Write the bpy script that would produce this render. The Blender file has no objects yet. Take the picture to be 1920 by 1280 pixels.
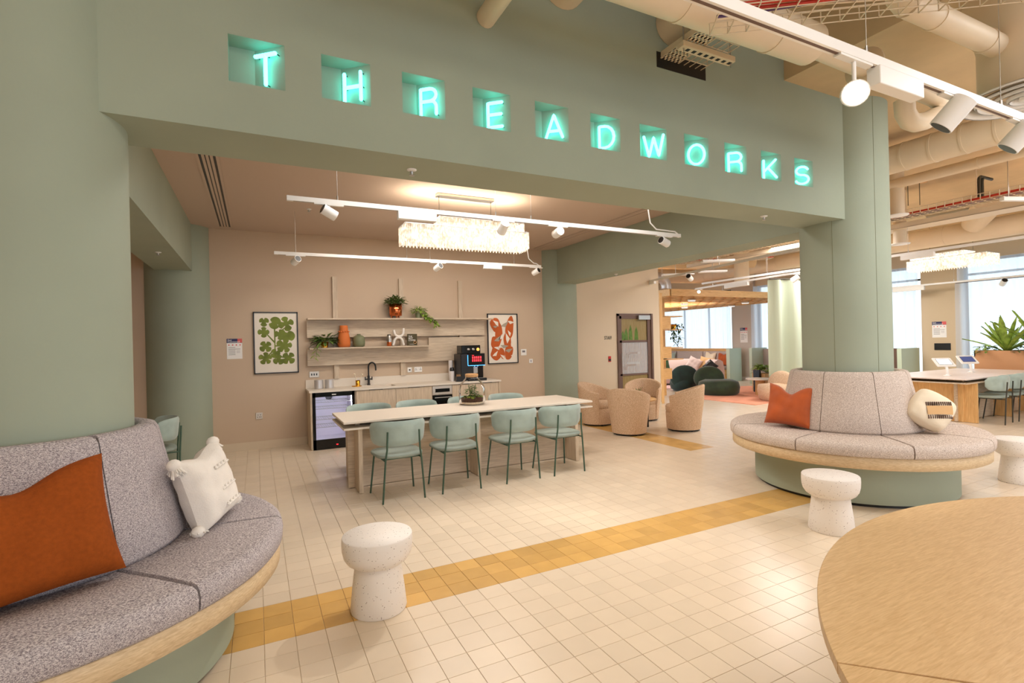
import bpy, bmesh, math, random
from mathutils import Vector, Matrix
random.seed(7)
PI = math.pi
S = bpy.context.scene
COL = S.collection

# ------------------------------------------------------------------ camera
def rot_cam(yaw, pitch, roll):
    cy, sy, cp, sp, cr, sr = math.cos(yaw), math.sin(yaw), math.cos(pitch), math.sin(pitch), math.cos(roll), math.sin(roll)
    B = Matrix(((1, 0, 0), (0, 0, -1), (0, 1, 0)))
    Rz = Matrix(((cy, -sy, 0), (sy, cy, 0), (0, 0, 1)))
    Rx = Matrix(((1, 0, 0), (0, cp, -sp), (0, sp, cp)))
    Rr = Matrix(((cr, -sr, 0), (sr, cr, 0), (0, 0, 1)))
    return Rr @ Rx @ B @ Rz
CAMH = 1.55
RC = rot_cam(.4656, -.0007, -.0241)
cam = bpy.data.objects.new('camera', bpy.data.cameras.new('camera'))
COL.objects.link(cam)
cam.data.sensor_width = 36.0
cam.data.lens = 954.0 / 1920 * 36
cam.data.clip_start = .05
cam.data.clip_end = 200
M = Matrix((RC[0], -RC[1], -RC[2])).transposed().to_4x4()
M.translation = (0, 0, CAMH)
cam.matrix_world = M
S.camera = cam

# ------------------------------------------------------------------ view, world, lights
S.view_settings.view_transform = 'Standard'
S.view_settings.look = 'None'
S.view_settings.gamma = 1
S.view_settings.use_curve_mapping = False
S.view_settings.exposure = 0.08
S.cycles.max_bounces = 8
S.cycles.diffuse_bounces = 5
S.cycles.glossy_bounces = 3
S.cycles.transmission_bounces = 6
S.cycles.transparent_max_bounces = 10
S.cycles.caustics_reflective = False
S.cycles.caustics_refractive = False
S.cycles.sample_clamp_indirect = 6
S.cycles.use_denoising = True

W = bpy.data.worlds.new('world')
S.world = W
W.use_nodes = True
bg = W.node_tree.nodes['Background']
bg.inputs[0].default_value = (.80, .89, 1, 1)
bg.inputs[1].default_value = 2.5

def area(name, loc, size, power, color=(1, .9, .78), aim=(0, 0, -1), sy=None):
    l = bpy.data.lights.new(name, 'AREA')
    l.energy = power; l.color = color; l.shape = 'RECTANGLE'; l.size = size; l.size_y = sy or size
    o = bpy.data.objects.new(name, l); COL.objects.link(o)
    o.location = loc
    o.rotation_euler = Vector(aim).to_track_quat('-Z', 'Y').to_euler()
    return o
WARM = (1, .92, .81)
NEUT = (1, .96, .94)
COOL = (.82, .9, 1)
# key and fill lights added high in the hall, with no fixtures
area('hall_fill_light', (1.2, -1.2, 3.9), 1.6, 60, WARM, (0, .12, -1))
area('hall_fill_light', (-1.4, .6, 3.9), 1.4, 14, (1, .9, .72), (.1, .2, -1))
area('hall_fill_light', (5.6, .6, 3.6), 1.5, 78, NEUT, (0, .1, -1))
area('hall_fill_light', (9.5, 1.6, 3.5), 1.6, 125, NEUT)
area('hall_fill_light', (9.0, 6.0, 3.3), 1.5, 120, NEUT)
area('hall_fill_light', (12.5, 7.2, 3.3), 1.5, 105, NEUT)
area('lounge_fill_light', (12.0, 12.5, 2.95), 2.0, 110, NEUT)  # added fill above the lounge canopy, no lamp hangs here
# fill lights added under the kitchen ceiling, no fixture belongs to them
area('kitchen_fill_light', (2.3, 6.9, 3.33), 2.4, 50, (1, .93, .85), (0, 0, -1), .5)
area('kitchen_fill_light', (2.3, 4.2, 3.33), 3.2, 46, NEUT, (0, 0, -1), .4)
# sky portals in the window wall and in the glazed front behind the camera
p_ = area('window_portal', (15.9, 6.6, 1.65), 22, 1, COOL, (-1, 0, 0), 3.3); p_.rotation_euler = (PI / 2, 0, PI / 2); p_.data.cycles.is_portal = True
p_ = area('front_portal', (5, -5.1, 1.9), 12, 1, COOL, (0, 1, 0), 3.2); p_.rotation_euler = (PI / 2, 0, PI); p_.data.cycles.is_portal = True

def spot(name, loc, target, power, color=WARM, angle=60, blend=.6, r=.03):
    l = bpy.data.lights.new(name, 'SPOT')
    l.energy = power; l.color = color; l.spot_size = math.radians(angle); l.spot_blend = blend; l.shadow_soft_size = r
    o = bpy.data.objects.new(name, l); COL.objects.link(o)
    o.location = loc
    o.rotation_euler = (Vector(target) - Vector(loc)).to_track_quat('-Z', 'Y').to_euler()
    return o

# ------------------------------------------------------------------ materials
def lin(c):
    return tuple(((x / 255) / 12.92 if x / 255 <= .04045 else (((x / 255) + .055) / 1.055) ** 2.4) for x in c) + (1,)
MATS = {}
def mat(name, rgb, rough=.6, metal=0, noise=None, bump=None, trans=0, emit=None, es=0, spec=.5, alpha=1, sheen=0, coat=0):
    """noise=(scale, amount[, stretch]) mottles the colour; bump=(scale, strength[, stretch])"""
    m = bpy.data.materials.new(name); m.use_nodes = True
    nt = m.node_tree; N = nt.nodes; L = nt.links
    p = N['Principled BSDF']
    c = lin(rgb)
    p.inputs['Base Color'].default_value = c
    p.inputs['Roughness'].default_value = rough
    p.inputs['Metallic'].default_value = metal
    p.inputs['Specular IOR Level'].default_value = spec
    p.inputs['Transmission Weight'].default_value = trans
    p.inputs['Alpha'].default_value = alpha
    p.inputs['Sheen Weight'].default_value = sheen
    p.inputs['Coat Weight'].default_value = coat
    if emit:
        p.inputs['Emission Color'].default_value = lin(emit)
        p.inputs['Emission Strength'].default_value = es
    if noise or bump:
        tc = N.new('ShaderNodeTexCoord')
    def nz(scale, stretch):
        mp = N.new('ShaderNodeMapping'); mp.inputs['Scale'].default_value = stretch
        L.new(tc.outputs['Object'], mp.inputs['Vector'])
        n = N.new('ShaderNodeTexNoise'); n.inputs['Scale'].default_value = scale; n.inputs['Detail'].default_value = 5
        L.new(mp.outputs[0], n.inputs['Vector'])
        return n
    if noise:
        n = nz(noise[0], noise[2] if len(noise) > 2 else (1, 1, 1))
        r = N.new('ShaderNodeValToRGB')
        a = noise[1]
        r.color_ramp.elements[0].position = .3; r.color_ramp.elements[1].position = .7
        r.color_ramp.elements[0].color = tuple(max(0, x * (1 - a)) for x in c[:3]) + (1,)
        r.color_ramp.elements[1].color = tuple(min(1, x * (1 + a)) for x in c[:3]) + (1,)
        L.new(n.outputs['Fac'], r.inputs[0]); L.new(r.outputs[0], p.inputs['Base Color'])
    if bump:
        n = nz(bump[0], bump[2] if len(bump) > 2 else (1, 1, 1))
        b = N.new('ShaderNodeBump'); b.inputs['Strength'].default_value = bump[1]; b.inputs['Distance'].default_value = .004
        L.new(n.outputs['Fac'], b.inputs['Height']); L.new(b.outputs[0], p.inputs['Normal'])
    MATS[name] = m
    return m

def tweed(name, c1, c2, scale=1.0):
    """coarse woven upholstery: crossed wave threads with speckle"""
    m = bpy.data.materials.new(name); m.use_nodes = True
    nt = m.node_tree; N = nt.nodes; L = nt.links; p = N['Principled BSDF']
    p.inputs['Roughness'].default_value = .95; p.inputs['Specular IOR Level'].default_value = .1
    tc = N.new('ShaderNodeTexCoord')
    a = N.new('ShaderNodeTexNoise'); a.inputs['Scale'].default_value = 190 * scale; a.inputs['Detail'].default_value = 2
    b = N.new('ShaderNodeTexNoise'); b.inputs['Scale'].default_value = 150 * scale; b.inputs['Detail'].default_value = 1
    mp = N.new('ShaderNodeMapping'); mp.inputs['Scale'].default_value = (1, 1, .35)
    mp2 = N.new('ShaderNodeMapping'); mp2.inputs['Scale'].default_value = (.3, .3, 1.2)
    L.new(tc.outputs['Object'], mp.inputs[0]); L.new(mp.outputs[0], a.inputs['Vector'])
    L.new(tc.outputs['Object'], mp2.inputs[0]); L.new(mp2.outputs[0], b.inputs['Vector'])
    mx = N.new('ShaderNodeMath'); mx.operation = 'ADD'; L.new(a.outputs['Fac'], mx.inputs[0]); L.new(b.outputs['Fac'], mx.inputs[1])
    r = N.new('ShaderNodeValToRGB'); r.color_ramp.elements[0].position = .40; r.color_ramp.elements[1].position = .60
    hm = N.new('ShaderNodeMath'); hm.operation = 'MULTIPLY'; hm.inputs[1].default_value = .5
    L.new(mx.outputs[0], hm.inputs[0]); L.new(hm.outputs[0], r.inputs[0])
    r.color_ramp.elements[0].color = lin(c1); r.color_ramp.elements[1].color = lin(c2)
    L.new(r.outputs[0], p.inputs['Base Color'])
    bp = N.new('ShaderNodeBump'); bp.inputs['Strength'].default_value = .6; bp.inputs['Distance'].default_value = .004
    L.new(hm.outputs[0], bp.inputs['Height']); L.new(bp.outputs[0], p.inputs['Normal'])
    MATS[name] = m
    return m

def speckle(name, base, dots, scale=90, lo=.62, hi=.66):
    m = bpy.data.materials.new(name); m.use_nodes = True
    nt = m.node_tree; N = nt.nodes; L = nt.links; p = N['Principled BSDF']
    p.inputs['Roughness'].default_value = .55
    tc = N.new('ShaderNodeTexCoord'); v = N.new('ShaderNodeTexVoronoi'); v.inputs['Scale'].default_value = scale
    L.new(tc.outputs['Object'], v.inputs['Vector'])
    n = N.new('ShaderNodeTexNoise'); n.inputs['Scale'].default_value = scale * .7; L.new(tc.outputs['Object'], n.inputs['Vector'])
    r = N.new('ShaderNodeValToRGB'); e = r.color_ramp.elements
    e[0].position = .14; e[0].color = (1, 1, 1, 1); e[1].position = .22; e[1].color = (0, 0, 0, 1)
    L.new(v.outputs['Distance'], r.inputs[0])
    r2 = N.new('ShaderNodeValToRGB'); r2.color_ramp.elements[0].position = .5; r2.color_ramp.elements[1].position = .53
    L.new(n.outputs['Fac'], r2.inputs[0])
    mu = N.new('ShaderNodeMath'); mu.operation = 'MULTIPLY'; L.new(r.outputs[0], mu.inputs[0]); L.new(r2.outputs[0], mu.inputs[1])
    mx = N.new('ShaderNodeMix'); mx.data_type = 'RGBA'
    mx.inputs[6].default_value = lin(base); mx.inputs[7].default_value = lin(dots)
    L.new(mu.outputs[0], mx.inputs[0]); L.new(mx.outputs[2], p.inputs['Base Color'])
    MATS[name] = m
    return m

def wood(name, c1, c2, scale=6, axis=(1, 12, 12), rough=.5):
    m = bpy.data.materials.new(name); m.use_nodes = True
    nt = m.node_tree; N = nt.nodes; L = nt.links; p = N['Principled BSDF']
    p.inputs['Roughness'].default_value = rough
    tc = N.new('ShaderNodeTexCoord'); mp = N.new('ShaderNodeMapping'); mp.inputs['Scale'].default_value = axis
    L.new(tc.outputs['Object'], mp.inputs[0])
    n = N.new('ShaderNodeTexNoise'); n.inputs['Scale'].default_value = scale; n.inputs['Detail'].default_value = 8; n.inputs['Distortion'].default_value = .6
    L.new(mp.outputs[0], n.inputs['Vector'])
    r = N.new('ShaderNodeValToRGB'); r.color_ramp.elements[0].position = .3; r.color_ramp.elements[1].position = .7
    r.color_ramp.elements[0].color = lin(c1); r.color_ramp.elements[1].color = lin(c2)
    L.new(n.outputs['Fac'], r.inputs[0]); L.new(r.outputs[0], p.inputs['Base Color'])
    b = N.new('ShaderNodeBump'); b.inputs['Strength'].default_value = .15; b.inputs['Distance'].default_value = .003
    L.new(n.outputs['Fac'], b.inputs['Height']); L.new(b.outputs[0], p.inputs['Normal'])
    MATS[name] = m
    return m

green_wall = mat('sage_plaster', (156, 166, 148), .75, noise=(1.3, .06), bump=(60, .12))
green_side = green_wall
taupe_wall = mat('taupe_plaster', (202, 180, 156), .8, noise=(1.0, .03), bump=(70, .08))
cream_wall = mat('cream_plaster', (214, 198, 174), .8, noise=(1.0, .03))
kitchen_ceil = mat('ceiling_paint', (196, 176, 160), .85)
concrete = mat('painted_concrete', (205, 180, 142), .85, noise=(3, .08), bump=(14, .5))
duct_paint = mat('duct_paint', (222, 204, 176), .5, noise=(4, .03))
white_metal = mat('white_powder_coat', (240, 238, 234), .4)
dark_inside = mat('black_reflector', (22, 20, 20), .35)
black = mat('black_satin', (20, 20, 22), .35)
black_gloss = mat('black_gloss', (12, 12, 14), .12)
def tile_mat(name, rgb, rough, var):
    m = mat(name, rgb, rough, bump=(22, .06)); nt = m.node_tree; N = nt.nodes; L = nt.links; p = N['Principled BSDF']
    g = N.new('ShaderNodeNewGeometry')
    a = N.new('ShaderNodeVectorMath'); a.operation = 'SUBTRACT'; a.inputs[1].default_value = (.004, 2.977, 0); L.new(g.outputs['Position'], a.inputs[0])
    b = N.new('ShaderNodeVectorMath'); b.operation = 'DIVIDE'; b.inputs[1].default_value = (.1508, .1447, 100); L.new(a.outputs[0], b.inputs[0])
    f = N.new('ShaderNodeVectorMath'); f.operation = 'FLOOR'; L.new(b.outputs[0], f.inputs[0])
    w = N.new('ShaderNodeTexWhiteNoise'); w.noise_dimensions = '2D'; L.new(f.outputs[0], w.inputs['Vector'])
    n = N.new('ShaderNodeTexNoise'); n.inputs['Scale'].default_value = 7; L.new(g.outputs['Position'], n.inputs['Vector'])
    s = N.new('ShaderNodeMath'); s.operation = 'ADD'; L.new(w.outputs['Value'], s.inputs[0]); L.new(n.outputs['Fac'], s.inputs[1])
    r = N.new('ShaderNodeMapRange'); r.inputs[1].default_value = .3; r.inputs[2].default_value = 1.7; r.inputs[3].default_value = 1 - var; r.inputs[4].default_value = 1 + var
    L.new(s.outputs[0], r.inputs[0])
    h = N.new('ShaderNodeHueSaturation'); h.inputs['Color'].default_value = lin(rgb); L.new(r.outputs[0], h.inputs['Value']); L.new(h.outputs[0], p.inputs['Base Color'])
    return m
tile_cream = tile_mat('cream_porcelain_tile', (222, 206, 184), .27, .05)
tile_gold = tile_mat('golden_glazed_tile', (208, 166, 96), .24, .16)
grout = mat('grout', (216, 199, 172), .9)
grout_gold = mat('pale_grout', (228, 200, 150), .9)
tweed_grey = tweed('grey_tweed', (122, 112, 118), (218, 210, 210), 3.0)
tweed_beige = tweed('beige_tweed', (168, 150, 138), (234, 222, 212), 2.4)
boucle = tweed('oatmeal_boucle', (186, 150, 116), (236, 210, 182), 1.7)
plywood = wood('pale_oak_band', (200, 172, 132), (228, 204, 166), 5, (6, 6, 30))
oak_top = wood('oak_tabletop', (204, 166, 116), (226, 192, 144), 7, (2.4, 26, 10), .42)
oak_pale = wood('pale_ash_veneer', (188, 168, 144), (216, 198, 174), 5, (1, 10, 14))
oak_vert = wood('pale_ash_veneer_upright', (188, 168, 144), (214, 196, 172), 5, (12, 10, 1))
oak_warm = wood('warm_oak', (206, 158, 98), (230, 188, 128), 5, (1, 10, 12))
oak_warm_vert = wood('warm_oak_upright', (206, 158, 98), (230, 188, 128), 5, (12, 10, 1))
rust = mat('rust_linen', (150, 74, 24), .9, noise=(60, .12), bump=(220, .4), spec=.15)
rust_velvet = mat('burnt_orange_velvet', (176, 78, 14), .75, noise=(8, .15), bump=(120, .2), sheen=.3)
white_cotton = mat('white_cotton', (236, 230, 222), .95, noise=(20, .03), bump=(140, .4), spec=.1)
cream_cotton = mat('cream_cotton', (238, 224, 200), .95, bump=(140, .3), spec=.1)
tan_cotton = mat('tan_cotton', (216, 176, 128), .95, bump=(140, .3), spec=.1)
terrazzo = speckle('white_terrazzo', (238, 232, 226), (110, 84, 72), 75)
quartz = speckle('cream_quartz', (226, 216, 202), (200, 186, 168), 140)
sage_vel = mat('sage_velvet', (160, 178, 171), .8, noise=(9, .10), bump=(60, .15), sheen=.4)
sage_leath = mat('sage_fabric_seat', (146, 158, 149), .7, noise=(10, .08))
green_steel = mat('dark_green_steel', (64, 92, 76), .4, metal=.2)
dark_steel = mat('dark_bronze_steel', (62, 60, 50), .4, metal=.3)
copper = mat('polished_copper', (214, 120, 72), .15, metal=1)
brass = mat('brushed_brass', (226, 166, 60), .25, metal=1)
terracotta = mat('orange_terracotta', (206, 110, 48), .7)
sage_ceramic = mat('sage_ceramic', (120, 124, 92), .55)
leaf_green = mat('leaf_green', (92, 120, 56), .5, noise=(30, .35))
leaf_light = mat('leaf_light_green', (138, 166, 66), .45, noise=(14, .35))
leaf_dark = mat('leaf_dark_green', (42, 74, 34), .5, noise=(20, .3))
soil = mat('dark_soil', (66, 40, 22), 1, noise=(60, .4), bump=(60, 1))
moss = mat('moss', (112, 124, 44), 1, noise=(40, .4), bump=(80, 1))
pebble = mat('pale_pebbles', (216, 196, 164), .7, noise=(40, .2))
cork = mat('cork', (206, 158, 108), .9, noise=(60, .15))
paper = mat('white_paper', (240, 238, 236), .8)
art_paper = mat('art_paper', (240, 230, 216), .8)
art_green = mat('art_leaf_green', (116, 128, 52), .8, noise=(7, .35))
art_rust = mat('art_rust', (196, 92, 34), .8, noise=(5, .1))
art_grey = mat('art_taupe_grey', (176, 164, 146), .8)
navy = mat('navy_print', (44, 48, 92), .7)
red_dot = mat('coral_print', (214, 96, 96), .7)
grey_print = mat('grey_print', (120, 118, 122), .7)
red_cable = mat('red_cable', (190, 50, 28), .5)
purple_cable = mat('purple_cable', (84, 60, 110), .5)
steel = mat('stainless_steel', (190, 188, 184), .3, metal=1)
lavender_plastic = mat('fridge_liner', (236, 233, 246), .5)
socket_metal = mat('satin_plate', (206, 196, 184), .35, metal=.5)
red_print = mat('red_print', (190, 30, 30), .5)
brown_metal = mat('bronze_door_frame', (104, 80, 70), .45)
pink_terrazzo = speckle('pink_terrazzo', (206, 160, 146), (150, 90, 80), 60)
pink_fabric = mat('blush_fabric', (208, 186, 178), .9, bump=(160, .2), sheen=.3)
grey_fabric = mat('warm_grey_fabric', (186, 172, 166), .9)
forest_velvet = mat('forest_green_velvet', (34, 52, 24), .7, noise=(6, .35), sheen=.25)
teal_velvet = mat('deep_teal_velvet', (16, 44, 36), .7, noise=(6, .35), sheen=.25)
sage_panel = mat('pale_sage_panel', (186, 200, 180), .6)
sage_curtain = mat('sage_curtain_cloth', (184, 194, 172), .85)
coral_rug = mat('coral_rug', (228, 158, 128), .98, noise=(2.5, .12), bump=(150, .3))
blush_rug = mat('blush_rug', (222, 186, 182), .98)
planter_tan = mat('tan_laminate', (196, 146, 104), .55)
white_lam = mat('white_laminate', (240, 236, 236), .4)
lilac_top = mat('pale_oak_white_top', (222, 208, 200), .35, noise=(2, .04, (1, 12, 1)))
pillar_wall = mat('beige_pillar_paint', (204, 184, 154), .8)
grey_pillar = mat('greige_pillar_paint', (198, 188, 178), .8)
silver_flex = mat('silver_flex_duct', (206, 202, 200), .35, metal=.5)
screen_red = mat('lit_red_icons', (230, 40, 50), .4, emit=(255, 60, 70), es=1.5)
screen_blue = mat('lit_blue_strip', (60, 150, 230), .4, emit=(80, 170, 255), es=3)
screen_white = mat('lit_tablet_screen', (230, 236, 240), .3, emit=(230, 238, 245), es=.9)
screen_navy = mat('lit_tablet_picture', (60, 70, 110), .3, emit=(60, 72, 120), es=.8)
red_led = mat('red_led', (255, 30, 40), .4, emit=(255, 30, 40), es=4)
amber_led = mat('amber_dial', (255, 170, 80), .4, emit=(255, 170, 80), es=1.5)
lamp_glow = mat('lit_lamp_lens', (255, 244, 220), .4, emit=(255, 240, 214), es=30)
lamp_soft = mat('lit_diffuser', (255, 250, 240), .4, emit=(255, 246, 232), es=2.2)
fridge_led = mat('fridge_led_strip', (236, 234, 255), .4, emit=(240, 238, 255), es=22)
neon = mat('turquoise_neon_tube', (150, 255, 240), .4, emit=(84, 245, 238), es=6.2)
bulb_glow = mat('warm_bulb', (255, 240, 214), .4, emit=(255, 232, 196), es=9)
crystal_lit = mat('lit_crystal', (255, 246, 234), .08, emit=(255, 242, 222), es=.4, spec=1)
def _sparkle(m):  # noise-driven emission paints sparkle into the crystal bars
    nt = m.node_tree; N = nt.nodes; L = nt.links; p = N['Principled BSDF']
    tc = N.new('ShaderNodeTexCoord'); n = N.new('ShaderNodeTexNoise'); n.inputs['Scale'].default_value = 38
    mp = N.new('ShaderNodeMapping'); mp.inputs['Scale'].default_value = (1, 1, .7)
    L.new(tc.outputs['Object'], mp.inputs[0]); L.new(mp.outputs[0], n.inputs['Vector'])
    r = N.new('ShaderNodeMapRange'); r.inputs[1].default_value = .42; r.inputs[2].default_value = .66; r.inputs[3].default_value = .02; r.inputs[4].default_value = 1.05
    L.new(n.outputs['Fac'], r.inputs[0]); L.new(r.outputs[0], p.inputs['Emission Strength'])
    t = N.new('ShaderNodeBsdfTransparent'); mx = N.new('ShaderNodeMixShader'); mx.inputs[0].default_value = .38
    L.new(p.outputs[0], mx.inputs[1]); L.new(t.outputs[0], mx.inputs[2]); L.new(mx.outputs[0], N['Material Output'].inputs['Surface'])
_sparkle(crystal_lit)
def glassm(name, rgb=(255, 255, 255), rough=.02, mixf=.86):
    m = bpy.data.materials.new(name); m.use_nodes = True
    nt = m.node_tree; N = nt.nodes; L = nt.links
    for n in list(N):
        if n.type == 'BSDF_PRINCIPLED': N.remove(n)
    t = N.new('ShaderNodeBsdfTransparent'); t.inputs[0].default_value = lin(rgb)
    g = N.new('ShaderNodeBsdfGlossy'); g.inputs['Roughness'].default_value = rough
    lw = N.new('ShaderNodeLayerWeight'); lw.inputs[0].default_value = 1 - mixf
    mx = N.new('ShaderNodeMixShader')
    L.new(lw.outputs['Fresnel'], mx.inputs[0]); L.new(t.outputs[0], mx.inputs[1]); L.new(g.outputs[0], mx.inputs[2])
    L.new(mx.outputs[0], N['Material Output'].inputs['Surface'])
    MATS[name] = m
    return m
glass = glassm('clear_glass')
glass_picture = glassm('picture_glass', (255, 255, 255), .04, .94)
glass_door = glassm('door_glass', (235, 240, 240), .03, .9)
def sheer(name, rgb, op=.55):
    m = bpy.data.materials.new(name); m.use_nodes = True
    nt = m.node_tree; N = nt.nodes; L = nt.links
    for n in list(N):
        if n.type == 'BSDF_PRINCIPLED': N.remove(n)
    t = N.new('ShaderNodeBsdfTransparent')
    d = N.new('ShaderNodeBsdfTranslucent'); d.inputs[0].default_value = lin(rgb)
    d2 = N.new('ShaderNodeBsdfDiffuse'); d2.inputs[0].default_value = lin(rgb)
    a = N.new('ShaderNodeMixShader'); a.inputs[0].default_value = .35
    L.new(d.outputs[0], a.inputs[1]); L.new(d2.outputs[0], a.inputs[2])
    mx = N.new('ShaderNodeMixShader'); mx.inputs[0].default_value = op
    L.new(t.outputs[0], mx.inputs[1]); L.new(a.outputs[0], mx.inputs[2])
    L.new(mx.outputs[0], N['Material Output'].inputs['Surface'])
    return m
sheer_white = sheer('white_sheer_voile', (236, 240, 248), .62)
frost = sheer('frosted_film', (244, 248, 252), .93)

# ------------------------------------------------------------------ mesh helpers
class MB:
    def __init__(self): self.v = []; self.f = []; self.sm = []
    def add(self, vs, fs, smooth=False):
        k = len(self.v); self.v += [tuple(v) for v in vs]
        self.f += [tuple(i + k for i in f) for f in fs]; self.sm += [smooth] * len(fs)
        return self
    def box(self, x0, x1, y0, y1, z0, z1):
        vs = [(x, y, z) for z in (z0, z1) for y in (y0, y1) for x in (x0, x1)]
        return self.add(vs, [(0, 2, 3, 1), (4, 5, 7, 6), (0, 1, 5, 4), (2, 6, 7, 3), (0, 4, 6, 2), (1, 3, 7, 5)])
    def rbox(self, x0, x1, y0, y1, z0, z1, b=.01):
        """box with chamfered upright and horizontal edges"""
        b = min(b, (x1 - x0) / 2.1, (y1 - y0) / 2.1, (z1 - z0) / 2.1)
        def ring(i, z):
            return [(x0 + i + b, y0 + i, z), (x1 - i - b, y0 + i, z), (x1 - i, y0 + i + b, z), (x1 - i, y1 - i - b, z),
                    (x1 - i - b, y1 - i, z), (x0 + i + b, y1 - i, z), (x0 + i, y1 - i - b, z), (x0 + i, y0 + i + b, z)]
        vs = ring(b * .6, z0) + ring(0, z0 + b) + ring(0, z1 - b) + ring(b * .6, z1)
        fs = [tuple(range(7, -1, -1)), tuple(range(24, 32))]
        for r in range(3):
            for i in range(8):
                j = (i + 1) % 8
                fs.append((r * 8 + i, r * 8 + j, r * 8 + 8 + j, r * 8 + 8 + i))
        return self.add(vs, fs)
    def prism(self, poly, z0, z1):
        n = len(poly)
        vs = [(x, y, z0) for x, y in poly] + [(x, y, z1) for x, y in poly]
        fs = [tuple(range(n - 1, -1, -1)), tuple(range(n, 2 * n))] + [(i, (i + 1) % n, n + (i + 1) % n, n + i) for i in range(n)]
        return self.add(vs, fs)
    def slab(self, poly, fn, t):
        """polygon in a plane given by fn(u, v, w) -> xyz, thickness t"""
        n = len(poly)
        vs = [fn(u, v, 0) for u, v in poly] + [fn(u, v, t) for u, v in poly]
        return self.add(vs, [tuple(range(n)), tuple(range(2 * n - 1, n - 1, -1))] + [(i, n + i, n + (i + 1) % n, (i + 1) % n) for i in range(n)])
    def lathe(self, prof, n=24, c=(0, 0, 0), smooth=True, a0=0, a1=2 * PI, caps=True):
        full = abs(a1 - a0 - 2 * PI) < 1e-6
        m = n if full else n + 1
        vs = []
        for r, z in prof:
            for i in range(m):
                a = a0 + (a1 - a0) * i / n
                vs.append((c[0] + r * math.cos(a), c[1] + r * math.sin(a), c[2] + z))
        fs = []
        for k in range(len(prof) - 1):
            for i in range(n):
                j = (i + 1) % m
                fs.append((k * m + i, k * m + j, (k + 1) * m + j, (k + 1) * m + i))
        self.add(vs, fs, smooth)
        if full and caps:
            if prof[0][0] > 1e-5: self.add(vs[:m], [tuple(range(m - 1, -1, -1))])
            if prof[-1][0] > 1e-5: self.add(vs[-m:], [tuple(range(m))])
        return self
    def tube(self, pts, r, n=10, cap=True, smooth=True):
        pts = [Vector(p) for p in pts]
        rs = r if isinstance(r, (list, tuple)) else [r] * len(pts)
        vs = []; prev = None
        for i, p in enumerate(pts):
            d = (pts[min(i + 1, len(pts) - 1)] - pts[max(i - 1, 0)]).normalized()
            if prev is None:
                u = d.orthogonal().normalized()
            else:
                u = (prev - d * prev.dot(d))
                u = u.normalized() if u.length > 1e-6 else d.orthogonal().normalized()
            prev = u; w = d.cross(u)
            for k in range(n):
                a = 2 * PI * k / n
                vs.append(p + (u * math.cos(a) + w * math.sin(a)) * rs[i])
        fs = [(i * n + k, i * n + (k + 1) % n, (i + 1) * n + (k + 1) % n, (i + 1) * n + k) for i in range(len(pts) - 1) for k in range(n)]
        self.add(vs, fs, smooth)
        if cap:
            self.add(vs[:n], [tuple(range(n - 1, -1, -1))]); self.add(vs[-n:], [tuple(range(n))])
        return self
    def ball(self, c, r, n=12, sz=1, sx=1, sy=1):
        m = n // 2
        prof = [(max(1e-6, r * math.sin(PI * i / m)), -r * sz * math.cos(PI * i / m)) for i in range(m + 1)]
        k = len(self.v)
        self.lathe(prof, n, c)
        for i in range(k, len(self.v)):
            x, y, z = self.v[i]; self.v[i] = (c[0] + (x - c[0]) * sx, c[1] + (y - c[1]) * sy, z)
        return self
    def xf(self, M4):
        self.v = [tuple(M4 @ Vector(v)) for v in self.v]; return self
    def mesh(self, name):
        me = bpy.data.meshes.new(name)
        me.from_pydata(self.v, [], self.f)
        me.polygons.foreach_set('use_smooth', self.sm)
        me.validate(); me.update()
        return me
    def build(self, name, m, parent=None, bevel=0, sub=0, loc=None, rot=None):
        me = self.mesh(name)
        bm = bmesh.new(); bm.from_mesh(me); bmesh.ops.recalc_face_normals(bm, faces=bm.faces); bm.to_mesh(me); bm.free()
        me.materials.append(m)
        o = bpy.data.objects.new(name, me); COL.objects.link(o)
        if parent is not None: o.parent = parent
        if loc: o.location = loc
        if rot: o.rotation_euler = rot
        if bevel:
            b = o.modifiers.new('b', 'BEVEL'); b.width = bevel; b.segments = 2; b.limit_method = 'ANGLE'
        if sub:
            s = o.modifiers.new('s', 'SUBSURF'); s.levels = s.render_levels = sub
        return o
def Bx(*a): return MB().box(*a)
def Rx_(*a): return MB().rbox(*a)
def tag(o, label=None, cat=None, group=None, kind=None):
    if label: o['label'] = label
    if cat: o['category'] = cat
    if group: o['group'] = group
    if kind: o['kind'] = kind
    return o
def thing(name, label, cat, loc=(0, 0, 0), rz=0, group=None):
    o = bpy.data.objects.new(name, None); COL.objects.link(o); o.empty_display_size = .1
    o.location = loc; o.rotation_euler = (0, 0, rz)
    return tag(o, label, cat, group)
def struct(name, mb, m, label=None, cat=None, **k):
    o = mb.build(name, m, **k)
    return tag(o, label or name.replace('_', ' '), cat or name.split('_')[0], kind='structure')
def dup(root, loc, rz=None, label=None, group=None, scale=None):
    r = root.copy(); COL.objects.link(r); r.location = loc
    if rz is not None: r.rotation_euler = (0, 0, rz)
    if scale: r.scale = scale
    if label: r['label'] = label
    if group: r['group'] = group
    for ch in list(root.children):
        c = ch.copy(); COL.objects.link(c); c.parent = r
        for g in ch.children:
            d = g.copy(); COL.objects.link(d); d.parent = c
    return r
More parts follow.
